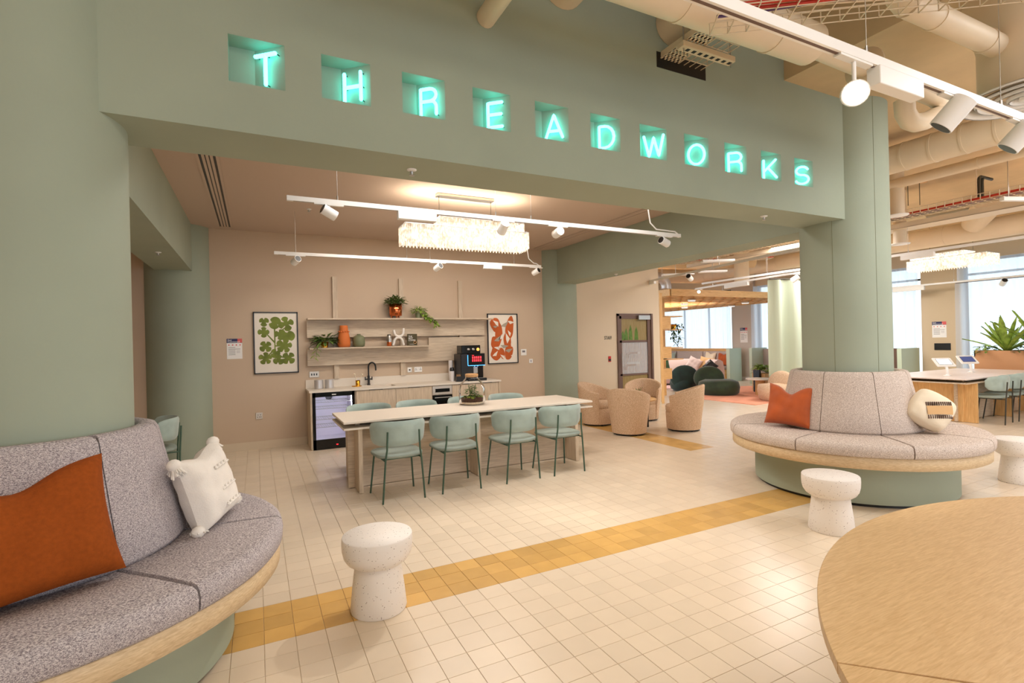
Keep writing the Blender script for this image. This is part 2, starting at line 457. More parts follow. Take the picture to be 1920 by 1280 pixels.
def text(name, body, size, m, loc, rot, parent=None, ext=.0015, align='LEFT'):
    c = bpy.data.curves.new(name, 'FONT'); c.body = body; c.size = size; c.extrude = ext; c.align_x = align
    c.materials.append(m)
    tmp = bpy.data.objects.new('tmp', c); COL.objects.link(tmp)
    me = bpy.data.meshes.new_from_object(tmp.evaluated_get(bpy.context.evaluated_depsgraph_get()))
    bpy.data.objects.remove(tmp)
    me.name = name
    o = bpy.data.objects.new(name, me); COL.objects.link(o)
    o.location = loc; o.rotation_euler = rot
    if parent is not None: o.parent = parent
    return o
WALLROT = (PI / 2, 0, 0)          # text upright on a wall that faces -Y

# ------------------------------------------------------------------ structure
ZS, ZC, ZB = 2.672, 3.345, 3.85       # soffit, kitchen ceiling, slab
BY0, BY1 = 2.977, 3.41                # front beam
WY = 8.75                             # back wall face
WX = 15.5                             # window wall face
floor = struct('floor', Bx(-4, 16, -5, 18.5, -.12, -.004), grout, 'cream and gold porcelain tiled floor of the hall', 'floor')
TX, TY = .1508, .1447
GX0, GY0 = .004, 2.977
def cam_px(x, y, z):
    v = RC @ Vector((x, y, z - CAMH))
    return (960 + 954 * v.x / v.z, 640 + 954 * v.y / v.z) if v.z > .05 else None
def hidden(x, y):
    t = (CAMH - .75) / CAMH
    if math.hypot(x * t - 2.494, y * t + .483) < 1.72: return True
    t = (CAMH - .55) / CAMH
    if math.hypot(x * t + .99, y * t - 3.193) < 1.05: return True
    return math.hypot(x + .99, y - 3.193) < .86 or math.hypot(x - 5.515, y - 3.193) < .86
def is_gold(x, y):
    if BY0 < y < BY0 + 3 * TY and -1.3 < x < 5.8: return True
    return 5.28 < x < 5.73 and 5.1 < y < WY
cells = []
for i in range(-27, 105):
    for j in range(-55, 106):
        x, y = GX0 + (i + .5) * TX, GY0 + (j + .5) * TY
        if x > WX or y > 18.3: continue
        p = cam_px(x, y, 0)
        inview = p is not None and -60 < p[0] < 1980 and 0 < p[1] < 1330
        cells.append((math.hypot(x, y), x, y, inview and not hidden(x, y), is_gold(x, y)))
cells.sort()
def tile_mb(x, y, mb, full=True):
    g, c, h = .0011, .0009, .004
    x0, x1, y0, y1 = x - TX / 2 + g, x + TX / 2 - g, y - TY / 2 + g, y + TY / 2 - g
    if full:
        vs = [(x0, y0, -h), (x1, y0, -h), (x1, y1, -h), (x0, y1, -h), (x0, y0, -c), (x1, y0, -c), (x1, y1, -c), (x0, y1, -c),
              (x0 + c, y0 + c, 0), (x1 - c, y0 + c, 0), (x1 - c, y1 - c, 0), (x0 + c, y1 - c, 0)]
        fs = [(0, 1, 5, 4), (1, 2, 6, 5), (2, 3, 7, 6), (3, 0, 4, 7), (4, 5, 9, 8), (5, 6, 10, 9), (6, 7, 11, 10), (7, 4, 8, 11), (8, 9, 10, 11)]
    else:
        vs = [(x0, y0, -c), (x1, y0, -c), (x1, y1, -c), (x0, y1, -c), (x0 + c, y0 + c, 0), (x1 - c, y0 + c, 0), (x1 - c, y1 - c, 0), (x0 + c, y1 - c, 0)]
        fs = [(0, 1, 5, 4), (1, 2, 6, 5), (2, 3, 7, 6), (3, 0, 4, 7), (4, 5, 6, 7)]
    return mb.add(vs, fs)
t_mesh = tile_mb(0, 0, MB()).mesh('tile'); t_mesh.materials.append(tile_cream)
g_mesh = tile_mb(0, 0, MB()).mesh('gold_tile'); g_mesh.materials.append(tile_gold)
nt, ng = 0, 0
rest_c, rest_g = MB(), MB()
for d, x, y, vis, gold in cells:
    if vis and gold and ng < 200:
        o = bpy.data.objects.new('gold_tile', g_mesh); ng += 1
    elif vis and not gold and nt < 300:
        o = bpy.data.objects.new('tile', t_mesh); nt += 1
    else:
        tile_mb(x, y, rest_g if gold else rest_c, False); continue
    COL.objects.link(o); o.parent = floor; o.location = (x, y, random.uniform(-.0003, .0003))
tag(rest_c.build('cream_tiles', tile_cream, floor), kind='stuff')
tag(rest_g.build('golden_tiles', tile_gold, floor), kind='stuff')

# concrete slabs
struct('ceiling_slab', Bx(-4, 4.31, -5, BY0, 4.3, 4.5), concrete, 'painted concrete ceiling above the green beam', 'ceiling')
slab = struct('ceiling', MB().box(4.31, 16, -5, BY0, ZB, 4.6).box(5.3, 16, BY0, 18.5, ZB, 4.6), concrete, 'painted concrete ceiling over the open hall', 'ceiling')
struct('ceiling_kitchen', MB().box(-4, 5.35, BY1, WY + .3, ZC, ZC + .2), kitchen_ceil, 'flat taupe ceiling over the kitchen', 'ceiling')
# walls
struct('wall_back', MB().box(-4, 5.5, WY, WY + .35, 0, 3.9), taupe_wall, 'taupe kitchen wall with shelves and art', 'wall')
struct('wall_staff', MB().box(5.5, 8.12, WY, WY + .35, 0, 3.9), cream_wall, 'cream wall holding the staff door', 'wall')
struct('wall_left', Bx(-4.2, -4, -5, 9.1, 0, 4.6), taupe_wall, 'taupe wall at the left end', 'wall')
struct('wall_front', MB().box(-4, 16, -5.2, -5, 0, .3).box(-4, 16, -5.2, -5, 3.5, 4.6).box(-4, -1, -5.2, -5, .3, 3.5).box(11, 16, -5.2, -5, .3, 3.5), cream_wall, 'wall behind the viewpoint', 'wall')
struct('wall_lounge', Bx(8.1, 15.7, 18.3, 18.6, 0, 4.0), cream_wall, 'far lounge wall', 'wall')
struct('baseboard_back', MB().box(-4, .70, WY - .014, WY, 0, .12).box(3.83, 6.86, WY - .014, WY, 0, .12).box(7.95, 8.12, WY - .014, WY, 0, .12), cream_wall, 'low pale baseboard along the kitchen wall', 'baseboard')
# window wall: piers and head
piers = [(11.96, 12.87), (6.18, 7.0), (.35, 1.2), (-5, -4.6), (17.9, 18.4)]
wm = MB().box(WX, WX + .3, -5, 18.5, 3.27, 4.0)
wall_right = struct('wall_right', wm, cream_wall, 'window wall above the glazing', 'wall')
for k, (a, b) in enumerate(piers):
    struct('pillar', MB().box(WX - .12, WX + .3, a, b, 0, ZB), grey_pillar if k == 0 else pillar_wall,
           ['greige pier beside the lounge windows with a notice', 'beige pier behind the tablets with a black wall plate', 'beige window pier toward the hall corner', 'corner pier at the hall end', 'corner pier at the lounge end'][k], 'pillar')
    struct('baseboard_right', Bx(WX - .135, WX - .12, a, b, 0, .12), white_lam, 'baseboard of window pier %s' % ['by the lounge', 'by the tablets', 'in the hall', 'at the end', 'at the lounge end'][k], 'baseboard')
bays = [(12.87, 17.9), (7.0, 11.96), (1.2, 6.18), (-4.6, .35)]
for k, (a, b) in enumerate(bays):
    w = MB()
    for z in (0.02, 2.9, 3.22): w.box(WX + .12, WX + .18, a, b, z, z + .05)
    n = 4
    for q in range(n + 1):
        y = a + (b - a - .05) * q / n
        w.box(WX + .12, WX + .18, y, y + .05, 0, 3.27)
    fo = w.build('window_%d' % (k + 1), dark_steel)
    tag(fo, ['lounge window behind the curved sofa', 'window behind the green curtain', 'window behind the tall planter', 'window at the far hall corner'][k], 'window', kind='structure')
    for q in range(n):
        y = a + (b - a - .05) * q / n
        Bx(WX + .145, WX + .155, y + .05, y + (b - a - .05) / n, .07, 3.22).build('pane', glass_door, fo)

# front beam with the eleven wall niches
NX = [-.098 + .4523 * i for i in range(11)]
N0, N1 = 2.928, 3.171
bm_ = MB().box(-.94, 5.515, BY0, BY1, ZS, N0).box(-.94, 5.515, BY0, BY1, N1, 4.4)
prev = -.94
for x in NX:
    bm_.box(prev, x, BY0, BY1, N0, N1)
    bm_.box(x, x + .267, BY0 + .123, BY1, N0, N1)
    bm_.prism([(x + .267, BY0), (x + .267, BY0 + .123), (x + .123, BY0 + .123)], N0, N1)
    prev = x + .267
bm_.box(prev, 5.515, BY0, BY1, N0, N1)
beam = struct('beam_front', bm_, green_wall, 'sage green beam carrying the neon letters', 'beam')
struct('beam_right', Bx(5.32, 5.74, BY1, WY, ZS, 3.9), green_wall, 'sage green beam on the right of the kitchen', 'beam')
struct('beam_left', Bx(-1.25, -.80, BY1, WY, ZS, 3.9), green_wall, 'sage green beam on the left of the kitchen', 'beam')
def col_mb(cx, cy, r, top): return MB().lathe([(r, 0), (r, top)], 64, (cx, cy, 0))
struct('column', col_mb(-.97, 3.193, .40, 4.4), green_wall, 'round sage column rising from the grey banquette', 'column')
c2 = struct('column', col_mb(5.515, 3.193, .40, 4.4), green_wall, 'round sage column rising from the beige banquette', 'column')
struct('column', col_mb(-1.0, 8.93, .44, 3.6), green_wall, 'round sage column at the left kitchen corner', 'column')
struct('column', col_mb(5.5, 8.93, .44, 3.6), green_wall, 'round sage column beside the kitchen wall controls', 'column')
for a in (-2.85, -1.9):   # board joints of the round column
    x, y = 5.515 + .4003 * math.cos(a), 3.193 + .4003 * math.sin(a)
    Bx(x - .0012, x + .0012, y - .0012, y + .0012, 1.1, 4.0).build('joint_line', sage_ceramic, c2)
# thin black panel on the beam face paints the dark of a cable opening
tag(Bx(2.80, 3.32, BY0 - .003, BY0 + .02, 3.64, 3.76).build('cable_opening_shade', black), 'flat black panel standing for the dark inside of a cable opening in the green beam behind the tray', 'opening')

# ------------------------------------------------------------------ neon letters
R_ = lambda n0, n1, cx, cy, rx, ry, n=8: [(cx + rx * math.cos(math.radians(n0 + (n1 - n0) * i / n)), cy + ry * math.sin(math.radians(n0 + (n1 - n0) * i / n))) for i in range(n + 1)]
GL = {
 'T': [[(0, 1), (.78, 1)], [(.39, 1), (.39, 0)]],
 'H': [[(0, 0), (0, 1)], [(.66, 0), (.66, 1)], [(0, .5), (.66, .5)]],
 'R': [[(0, 0), (0, 1), (.38, 1)] + R_(90, -90, .38, .76, .26, .24)[1:] + [(0, .52)], [(.38, .52)] + R_(90, 0, .40, .28, .24, .24)[1:] + [(.64, 0)]],
 'E': [[(.6, 1), (0, 1), (0, 0), (.6, 0)], [(0, .52), (.56, .52)]],
 'A': [[(0, 0), (.37, 1), (.74, 0)], [(.14, .3), (.6, .3)]],
 'D': [[(0, 0), (0, 1), (.25, 1)] + R_(90, -90, .25, .5, .42, .5)[1:] + [(0, 0)]],
 'W': [[(0, 1), (.23, 0), (.46, .92), (.69, 0), (.92, 1)]],
 'O': [R_(0, 360, .39, .5, .39, .5, 24)],
 'K': [[(0, 0), (0, 1)], [(.62, 1), (0, .36)], [(.22, .58), (.66, 0)]],
 'S': [R_(20, 180, .33, .76, .31, .24, 10) + R_(175, 270, .33, .76, .31, .24, 6)[1:] + R_(90, -90, .33, .26, .34, .26, 10)[1:] + R_(-90, -160, .33, .26, .34, .26, 6)[1:]],
}
seen = {}
dirv = Vector((.144, -.123, 0)).normalized(); nrm = Vector((-.123, -.144, 0)).normalized()
for i, chh in enumerate('THREADWORKS'):
    strokes = GL[chh]
    H = .158
    wmax = max(p[0] for s in strokes for p in s) * H
    mid = Vector((NX[i] + .195, BY0 + .0615, 0))
    base = mid - dirv * (wmax / 2 + .004) + nrm * .028
    nth = seen.get(chh, 0); seen[chh] = 1
    lab = 'turquoise neon letter %s glowing in its wall niche' % chh
    if chh == 'R': lab = 'turquoise neon letter R of the word end, between O and K' if nth else 'turquoise neon letter R between H and E'
    if chh == 'O': lab = 'turquoise round neon letter O glowing between W and R'
    root = thing('neon_letter', lab, 'neon letter', (base.x, base.y, N0 + .035), 0, 'neon letters of the beam sign')
    mbn = MB()
    for s in strokes:
        pts = [dirv * (u * H) + Vector((0, 0, v * H)) for u, v in s]
        dense = [pts[0]]
        for a, b in zip(pts, pts[1:]):
            dense += [a.lerp(b, .04), a.lerp(b, .96), b] if (b - a).length > .03 else [b]
        mbn.tube(dense, .0105, 8)
        for p in (pts[0], pts[-1]):
            mbn.ball(p, .0105, 8); MB().tube([p + dirv * .004 - nrm * .005, p + dirv * .004 - nrm * .026], .003, 6).build('tube_support', black, root)
    mbn.build('neon_tube', neon, root)

# ------------------------------------------------------------------ sprinklers and grilles
def sprinkler(x, y, z, lab):
    t = thing('sprinkler_head', lab, 'sprinkler', (x, y, z), 0, 'ceiling sprinklers')
    MB().lathe([(.032, 0), (.032, -.004), (.02, -.01), (.012, -.012)], 16).build('rose', white_metal, t)
    MB().lathe([(.008, -.01), (.007, -.03), (.003, -.034), (.018, -.036), (.018, -.039)], 12).tube([(-.014, 0, -.012), (-.013, 0, -.034)], .002, 5).tube([(.014, 0, -.012), (.013, 0, -.034)], .002, 5).build('deflector', steel, t)
sprinkler(.916, 3.2, ZS, 'white sprinkler under the front beam, left of the chandelier')
sprinkler(4.278, 3.19, ZS, 'white sprinkler under the front beam, near the right column')
sprinkler(-.98, 7.0, ZS, 'white sprinkler under the left side beam')
sprinkler(5.55, 7.0, ZS, 'white sprinkler under the right side beam beside the door wall')
sprinkler(.65, 7.1, ZC, 'white sprinkler on the kitchen ceiling near the rear track')
def grille(x0, x1, lab, mm):
    t = thing('slot_diffuser', lab, 'air grille', ((x0 + x1) / 2, 6.9, ZC), 0)
    w = (x1 - x0)
    fr = MB()
    n = 4; s = w / (n + 1.4)
    Bx(-w / 2, w / 2, -1.6, 1.65, -.002, -.0005).build('slot_backing', black, t)
    xs = -w / 2
    fr.box(xs, xs + s * .75, -1.6, 1.65, -.008, -.001); fr.box(w / 2 - s * .75, w / 2, -1.6, 1.65, -.008, -.001)
    fr.box(-w / 2, w / 2, -1.61, -1.59, -.008, -.001); fr.box(-w / 2, w / 2, 1.64, 1.66, -.008, -.001)
    fr.build('grille_frame', mm, t)
    for k in range(1, n):
        xc = -w / 2 + s * .75 + (w - 1.5 * s) * k / n
        Bx(xc - .012, xc + .012, -1.6, 1.65, -.007, -.001).build('slat', mm, t)
grille(-.47, -.275, 'long slotted air grille with black gaps over the left of the kitchen', kitchen_ceil)
grille(4.82, 4.96, 'long narrow air grille on the ceiling beside the right beam', kitchen_ceil)
# ------------------------------------------------------------------ round banquettes
def banquette(cx, cy, a_off, rb, rp, rc, fabric, label):
    t = thing('round_banquette', label, 'banquette', (cx, cy, 0))
    MB().lathe([(rb - .03, .001), (rb - .03, .03)], 72).build('plinth', black, t)
    MB().lathe([(rb, .03), (rb, .39)], 96).build('base', sage_panel if False else green_wall, t)
    MB().lathe([(rp - .012, .385), (rp, .392), (rp, .485), (rp - .012, .492)], 96).build('wooden_band', plywood, t)
    for k in range(8):
        a0 = math.radians(a_off + 45 * k + .25); a1 = math.radians(a_off + 45 * (k + 1) - .25)
        n = 16
        def ring(r, z, ins):
            return [(r * math.cos(a), r * math.sin(a), z) for a in [a0 + ins / max(r, .3) + (a1 - a0 - 2 * ins / max(r, .3)) * i / n for i in range(n + 1)]]
        prof = [(.50, .492, 0), (rc - .01, .492, .002), (rc, .505, 0), (rc + .004, .55, 0), (rc - .004, .582, 0), (rc - .022, .598, .004), (rc - .05, .603, .008), (.9, .606, .010), (.50, .604, .010)]
        m = MB(); vs = []
        for r, z, ins in prof: vs += ring(r, z, ins)
        N_ = n + 1; P_ = len(prof)
        fs = [(q * N_ + i, q * N_ + i + 1, ((q + 1) % P_) * N_ + i + 1, ((q + 1) % P_) * N_ + i) for q in range(P_) for i in range(n)]
        m.add(vs, fs, True)
        m.add([vs[q * N_] for q in range(P_)], [tuple(range(P_))]); m.add([vs[q * N_ + n] for q in range(P_)], [tuple(range(P_ - 1, -1, -1))])
        m.build('seat_cushion', fabric, t)
        prof = [(.47, .604, 0), (.628, .604, .002), (.638, .63, 0), (.60, .80, 0), (.55, 1.02, 0), (.522, 1.15, 0), (.508, 1.172, .004), (.48, 1.18, .008), (.44, 1.178, .006), (.425, 1.16, .003), (.43, .8, 0)]
        vs = []
        for r, z, ins in prof: vs += ring(r, z, ins)
        P_ = len(prof); m = MB()
        fs = [(q * N_ + i, q * N_ + i + 1, ((q + 1) % P_) * N_ + i + 1, ((q + 1) % P_) * N_ + i) for q in range(P_) for i in range(n)]
        m.add(vs, fs, True)
        m.add([vs[q * N_] for q in range(P_)], [tuple(range(P_))]); m.add([vs[q * N_ + n] for q in range(P_)], [tuple(range(P_ - 1, -1, -1))])
        m.build('back_cushion', fabric, t)
    return t
banquette(-.99, 3.193, -1, .85, 1.085, 1.10, tweed_grey, 'round banquette in grey tweed wrapped around the left column')
banquette(5.515, 3.193, 9, .885, 1.11, 1.13, tweed_beige, 'round banquette in beige tweed wrapped around the right column')

# ------------------------------------------------------------------ scatter cushions
def cushion_mb(w, h, t, dip=0, pinch=.07, n=22, seed=1, sag=0, rnd_=0):
    """plump cushion standing in its own XZ plane, thickness along Y, chopped at the top edge"""
    rnd = random.Random(seed); ph = [rnd.uniform(0, 6) for _ in range(6)]
    m = MB(); front = []; back = []
    for j in range(n + 1):
        for i in range(n + 1):
            u, v = -1 + 2 * i / n, -1 + 2 * j / n
            x = u * w / 2 * (1 - pinch * (1 - v * v)); z = v * h / 2 * (1 - pinch * (1 - u * u))
            z -= dip * math.exp(-(u / .42) ** 2) * max(0, (v + .4) / 1.4) ** 2
            x *= 1 - rnd_ * u * u * v * v; z *= 1 - rnd_ * u * u * v * v
            th = t / 2 * (max(0, (1 - u ** 4)) * max(0, (1 - v ** 4))) ** .42
            th *= 1 - .55 * dip / .1 * math.exp(-(u / .3) ** 2) * max(0, v) ** 1.5 if dip else 1
            wr = .006 * math.sin(7 * u + 3 * v + ph[0]) * math.sin(5 * v - 4 * u + ph[1]) + .003 * math.sin(17 * u * v + ph[2])
            th += wr * (1 - u ** 4) * (1 - v ** 4)
            front.append((x, -th, z)); back.append((x, th, z))
    N_ = n + 1
    fs = [(j * N_ + i, j * N_ + i + 1, (j + 1) * N_ + i + 1, (j + 1) * N_ + i) for j in range(n) for i in range(n)]
    m.add(front, fs, True); m.add(back, [f[::-1] for f in fs], True)
    return m
def cushion(name, label, w, h, t, m, loc, rz, lean, roll=0, dip=0, seed=1, piping=None, group='scatter cushions'):
    """loc = middle of the bottom edge; lean tilts the top backwards (+Y local), roll turns it in its own plane"""
    o = cushion_mb(w, h, t, dip, seed=seed)
    q = Matrix.Rotation(roll, 4, 'Y')
    o.xf(q)
    zmin = min(v[2] for v in o.v)
    o.xf(Matrix.Translation((0, 0, -zmin)))
    o.xf(Matrix.Rotation(-lean, 4, 'X'))
    zmin = min(v[2] for v in o.v); o.xf(Matrix.Translation((0, 0, -zmin)))
    r = o.build('cover' if name is None else name, m, loc=loc, rot=(0, 0, rz))
    return tag(r, label, 'cushion', group)
# rust linen cushion on the left banquette
cushion('throw_cushion', 'rust linen cushion with a dented top on the grey banquette', .60, .50, .17, rust, (-.78, 2.50, .612), math.radians(28), .36, -.05, .075, 3)
# white tufted cushion with tassels
tc = thing('tasselled_cushion', 'white tufted cushion with big tassels on the grey banquette', 'cushion', (-.255, 3.21, .612), math.radians(66), 'scatter cushions')
cm = cushion_mb(.38, .40, .17, .03, .05, seed=8)
XF = Matrix.Translation((0, 0, .20)) @ Matrix.Rotation(-.24, 4, 'X') @ Matrix.Rotation(-.12, 4, 'Y')
cm.xf(XF).build('cover', white_cotton, tc)
for k, zc in enumerate((.09, -.03, -.12)):
    r_ = MB()
    for i in range(26):
        u = -.02 + .13 * i / 25
        r_.tube([(u, -.083, zc + .008 * math.sin(i)), (u + .002, -.09, zc - .010)], .005, 5)
    tag(r_.xf(XF).build('tufted_band', white_cotton, tc), kind='stuff')
for k, (u, v) in enumerate(((-.19, .185), (.18, .185), (.20, -.17), (-.19, -.165))):
    m = MB(); rnd = random.Random(k)
    p = Vector((u * 1.04, 0, v * 1.04))
    m.ball(p, .034, 12, .9)
    for q in range(46):
        a = rnd.uniform(0, 2 * PI); b = rnd.uniform(.1, 1)
        d = Vector((math.cos(a) * b * .045, math.sin(a) * b * .045, (-.055 if v > 0 else -.01) + rnd.uniform(-.012, .02)))
        m.tube([p + Vector((math.cos(a) * .02, math.sin(a) * .02, -.012)), p + d * .6 + Vector((0, 0, .005)), p + d], .0042, 5)
    tag(m.xf(XF).build('tassel', white_cotton, tc), kind='stuff')
cushion('throw_cushion', 'burnt orange cushion with two peaks on the beige banquette', .44, .43, .17, rust_velvet, (4.82, 3.38, .612), math.radians(-72), .30, .06, .085, 5)
wc = thing('striped_cushion', 'cream cushion with dashed stripes standing on its corner on the beige banquette', 'cushion', (5.60, 2.50, .60), math.radians(-38), 'scatter cushions')
XF = Matrix.Translation((0, 0, .218)) @ Matrix.Rotation(-.30, 4, 'X') @ Matrix.Rotation(math.radians(36), 4, 'Y')
cushion_mb(.35, .35, .20, 0, .0, seed=12, rnd_=.17).xf(XF).build('cover', cream_cotton, wc)
def front_of(u, z):
    a = math.radians(-36); x_ = u * math.cos(a) + z * math.sin(a); z_ = -u * math.sin(a) + z * math.cos(a)
    return .10 * (max(0, 1 - min(1, abs(x_ / .168)) ** 4) * max(0, 1 - min(1, abs(z_ / .168)) ** 4)) ** .42 + .005
st = MB()
XF2 = XF @ Matrix.Rotation(math.radians(-36), 4, 'Y')
for j, zz in enumerate((.045, -.075)):
    for i in range(13):
        u = -.07 + .20 * i / 12
        th = front_of(u, zz)
        st.rbox(u - .0035, u + .0035, -th - .005, -th + .014, zz - .017, zz + .017, .002)
st.xf(XF2); tag(st.build('dash_stitching', brown_metal, wc), kind='stuff')
tb = MB()
N_ = 10; vs = []
for j in range(5):
    for i in range(N_ + 1):
        u = -.075 + .21 * i / N_; zz = -.055 + .08 * j / 4
        vs.append((u, -front_of(u, zz) - .003, zz))
tb.add(vs, [(q * (N_ + 1) + i, q * (N_ + 1) + i + 1, (q + 1) * (N_ + 1) + i + 1, (q + 1) * (N_ + 1) + i) for q in range(4) for i in range(N_)], True)
tb.xf(XF2).build('tan_band', tan_cotton, wc)

# ------------------------------------------------------------------ mushroom stools
def stool(x, y, label):
    t = thing('mushroom_stool', label, 'stool', (x, y, 0), 0, 'white terrazzo stools')
    MB().lathe([(.158, .001), (.162, .012), (.152, .11), (.138, .22), (.131, .282)], 48).build('foot', terrazzo, t)
    MB().lathe([(.129, .272), (.15, .275), (.175, .293), (.193, .322), (.201, .358), (.203, .40), (.202, .43), (.198, .437), (0.001, .437)], 48).build('seat', terrazzo, t)
    return t
s0 = stool(.615, 3.06, 'white terrazzo mushroom stool standing on the golden tile band')
dup(s0, (4.05, 2.49, 0), .4, 'white terrazzo mushroom stool in front of the beige banquette')
dup(s0, (6.92, 2.33, 0), .9, 'white stool cut by the right edge, past the beige banquette')

# ------------------------------------------------------------------ large round oak table in front
ft = thing('round_oak_table', 'huge round pale oak table with radial seams in the near corner', 'table', (2.494, -.483, 0))
for k in range(4):
    a0 = math.radians(45 + 90 * k) + .0014; a1 = math.radians(45 + 90 * (k + 1)) - .0014
    n = 40; R0 = 1.76
    poly = [(.02 * math.cos((a0 + a1) / 2), .02 * math.sin((a0 + a1) / 2))] + [(R0 * math.cos(a0 + (a1 - a0) * i / n), R0 * math.sin(a0 + (a1 - a0) * i / n)) for i in range(n + 1)]
    MB().prism(poly, .718, .75).build('tabletop_segment', oak_top, ft, bevel=.0015)
MB().lathe([(1.15, .03), (1.15, .715)], 64).build('drum_base', oak_pale, ft)
MB().lathe([(1.12, .001), (1.12, .03)], 48).build('plinth', black, ft)

# ------------------------------------------------------------------ sage dining chairs
def pad(Rr, a0, a1, z0, z1, th, n=18, mz=8, tilt=.10):
    """curved upholstered pad, rounded outline; arc centred on origin, angles in radians"""
    m = MB(); out = []; inn = []
    for j in range(mz + 1):
        for i in range(n + 1):
            u, v = -1 + 2 * i / n, -1 + 2 * j / mz
            s = (1 - abs(u) ** 5) ** .5 if abs(u) < 1 else 0
            hz = (z1 - z0) / 2 * (.42 + .58 * s)
            z = (z0 + z1) / 2 + v * hz
            a = (a0 + a1) / 2 + u * (a1 - a0) / 2
            e = th / 2 * ((1 - u ** 8) * (1 - v ** 6)) ** .5 + .001
            r = Rr + tilt * (z - z0)
            out.append(((r + e) * math.cos(a), (r + e) * math.sin(a), z)); inn.append(((r - e) * math.cos(a), (r - e) * math.sin(a), z))
    N_ = n + 1
    fs = [(j * N_ + i, j * N_ + i + 1, (j + 1) * N_ + i + 1, (j + 1) * N_ + i) for j in range(mz) for i in range(n)]
    m.add(out, fs, True); m.add(inn, [f[::-1] for f in fs], True)
    edge = [(i, 0) for i in range(n + 1)] + [(n, j) for j in range(1, mz + 1)] + [(i, mz) for i in range(n - 1, -1, -1)] + [(0, j) for j in range(mz - 1, 0, -1)]
    ids = [j * N_ + i for i, j in edge]; L_ = len(ids); K = len(out)
    m.add([out[q] for q in ids] + [inn[q] for q in ids], [(q, (q + 1) % L_, L_ + (q + 1) % L_, L_ + q) for q in range(L_)], True)
    return m
def chair(x, y, rz, label, legm, group):
    t = thing('dining_chair', label, 'chair', (x, y, 0), rz, group)
    s = MB()
    prof = [(0, .425), (.93, .425), (1.0, .438), (1.0, .455), (.95, .466), (.6, .472), (0, .474)]
    n = 40; vs = []
    for r, z in prof:
        for i in range(n):
            a = 2 * PI * i / n
            c_, s_ = math.cos(a), math.sin(a)
            k = 1 / (abs(c_) ** 3.4 + abs(s_) ** 3.4) ** (1 / 3.4)
            vs.append((max(r, .001) * k * c_ * .245 * (1 + .04 * s_), max(r, .001) * k * s_ * .235 + .01, z))
    s.add(vs, [(q * n + i, q * n + (i + 1) % n, (q + 1) * n + (i + 1) % n, (q + 1) * n + i) for q in range(len(prof) - 1) for i in range(n)], True)
    s.build('seat', sage_leath, t)
    b = pad(.262, math.radians(192), math.radians(348), .545, .795, .038)
    b.xf(Matrix.Translation((0, .045, 0)) @ Matrix.Scale(1.02, 4, (1, 0, 0))).build('backrest', sage_vel, t)
    for sx in (-1, 1):
        MB().tube([(sx * .212, -.235, 0), (sx * .180, -.245, .42), (sx * .165, -.252, .52), (sx * .158, -.262, .70)], .0095, 8).build('rear_leg', legm, t)
        MB().tube([(sx * .232, .225, 0), (sx * .195, .17, .43)], .0095, 8).build('front_leg', legm, t)
    MB().tube([(-.182, -.243, .415), (-.19, 0, .418), (-.196, .17, .42)], .008, 6).tube([(.182, -.243, .415), (.19, 0, .418), (.196, .17, .42)], .008, 6).tube([(-.18, -.16, .415), (.18, -.16, .415)], .008, 6).build('seat_frame', legm, t)
    return t
cx4 = [1.274, 1.90, 2.615, 3.225]
nm = ['nearest the fridge end', 'second from the fridge end', 'third from the fridge end', 'at the armchair end']
ch0 = None
for k, x in enumerate(cx4):
    lab = 'sage velvet chair on the near side of the kitchen table, ' + nm[k]
    if ch0 is None: ch0 = chair(x, 5.235, .02, lab, green_steel, 'chairs around the kitchen table')
    else: dup(ch0, (x, 5.245, 0), (-.03, .03, .02)[k - 1], lab)
for k, x in enumerate(cx4):
    dup(ch0, (x - .01, 6.58, 0), PI + (-.04, .02, -.02, .05)[k], 'sage chair tucked on the far side of the kitchen table, ' + nm[k])
dup(ch0, (-1.06, 6.9, 0), math.radians(100), 'deep sage velvet chair half hidden behind the grey banquette', 'chairs in the left passage')

# ------------------------------------------------------------------ double-slab tables
def slab_table(name, label, x0, x1, y0, y1, topm, woodm, woodv, group=None, leg_x=(.93, 2.27, 3.63), lower=None):
    t = thing(name, label, 'table', (0, 0, 0), 0, group)
    Rx_(x0, x1, y0, y1, .738, .76, .003).build('tabletop', topm, t)
    Rx_(x0, x1, y0 + .0, y1, .673, .692, .003).build('lower_slab', lower or topm, t)
    for k, lx in enumerate(leg_x):
        Bx(lx, lx + .042, y0 + .012, y1 - .012, .004, .672).build('leg_panel', woodv, t)
        Bx(lx, lx + .05, y0 + .2, y1 - .2, .692, .738).build('spacer', woodv, t)
    Bx(leg_x[0] - .07, leg_x[-1] + .1, y0 + .265, y0 + .30, .012, .672).build('modesty_panel', woodm, t)
    return t
slab_table('long_table', 'long pale kitchen table with a double stone slab top', .785, 3.90, 5.465, 6.36, quartz, oak_pale, oak_vert)

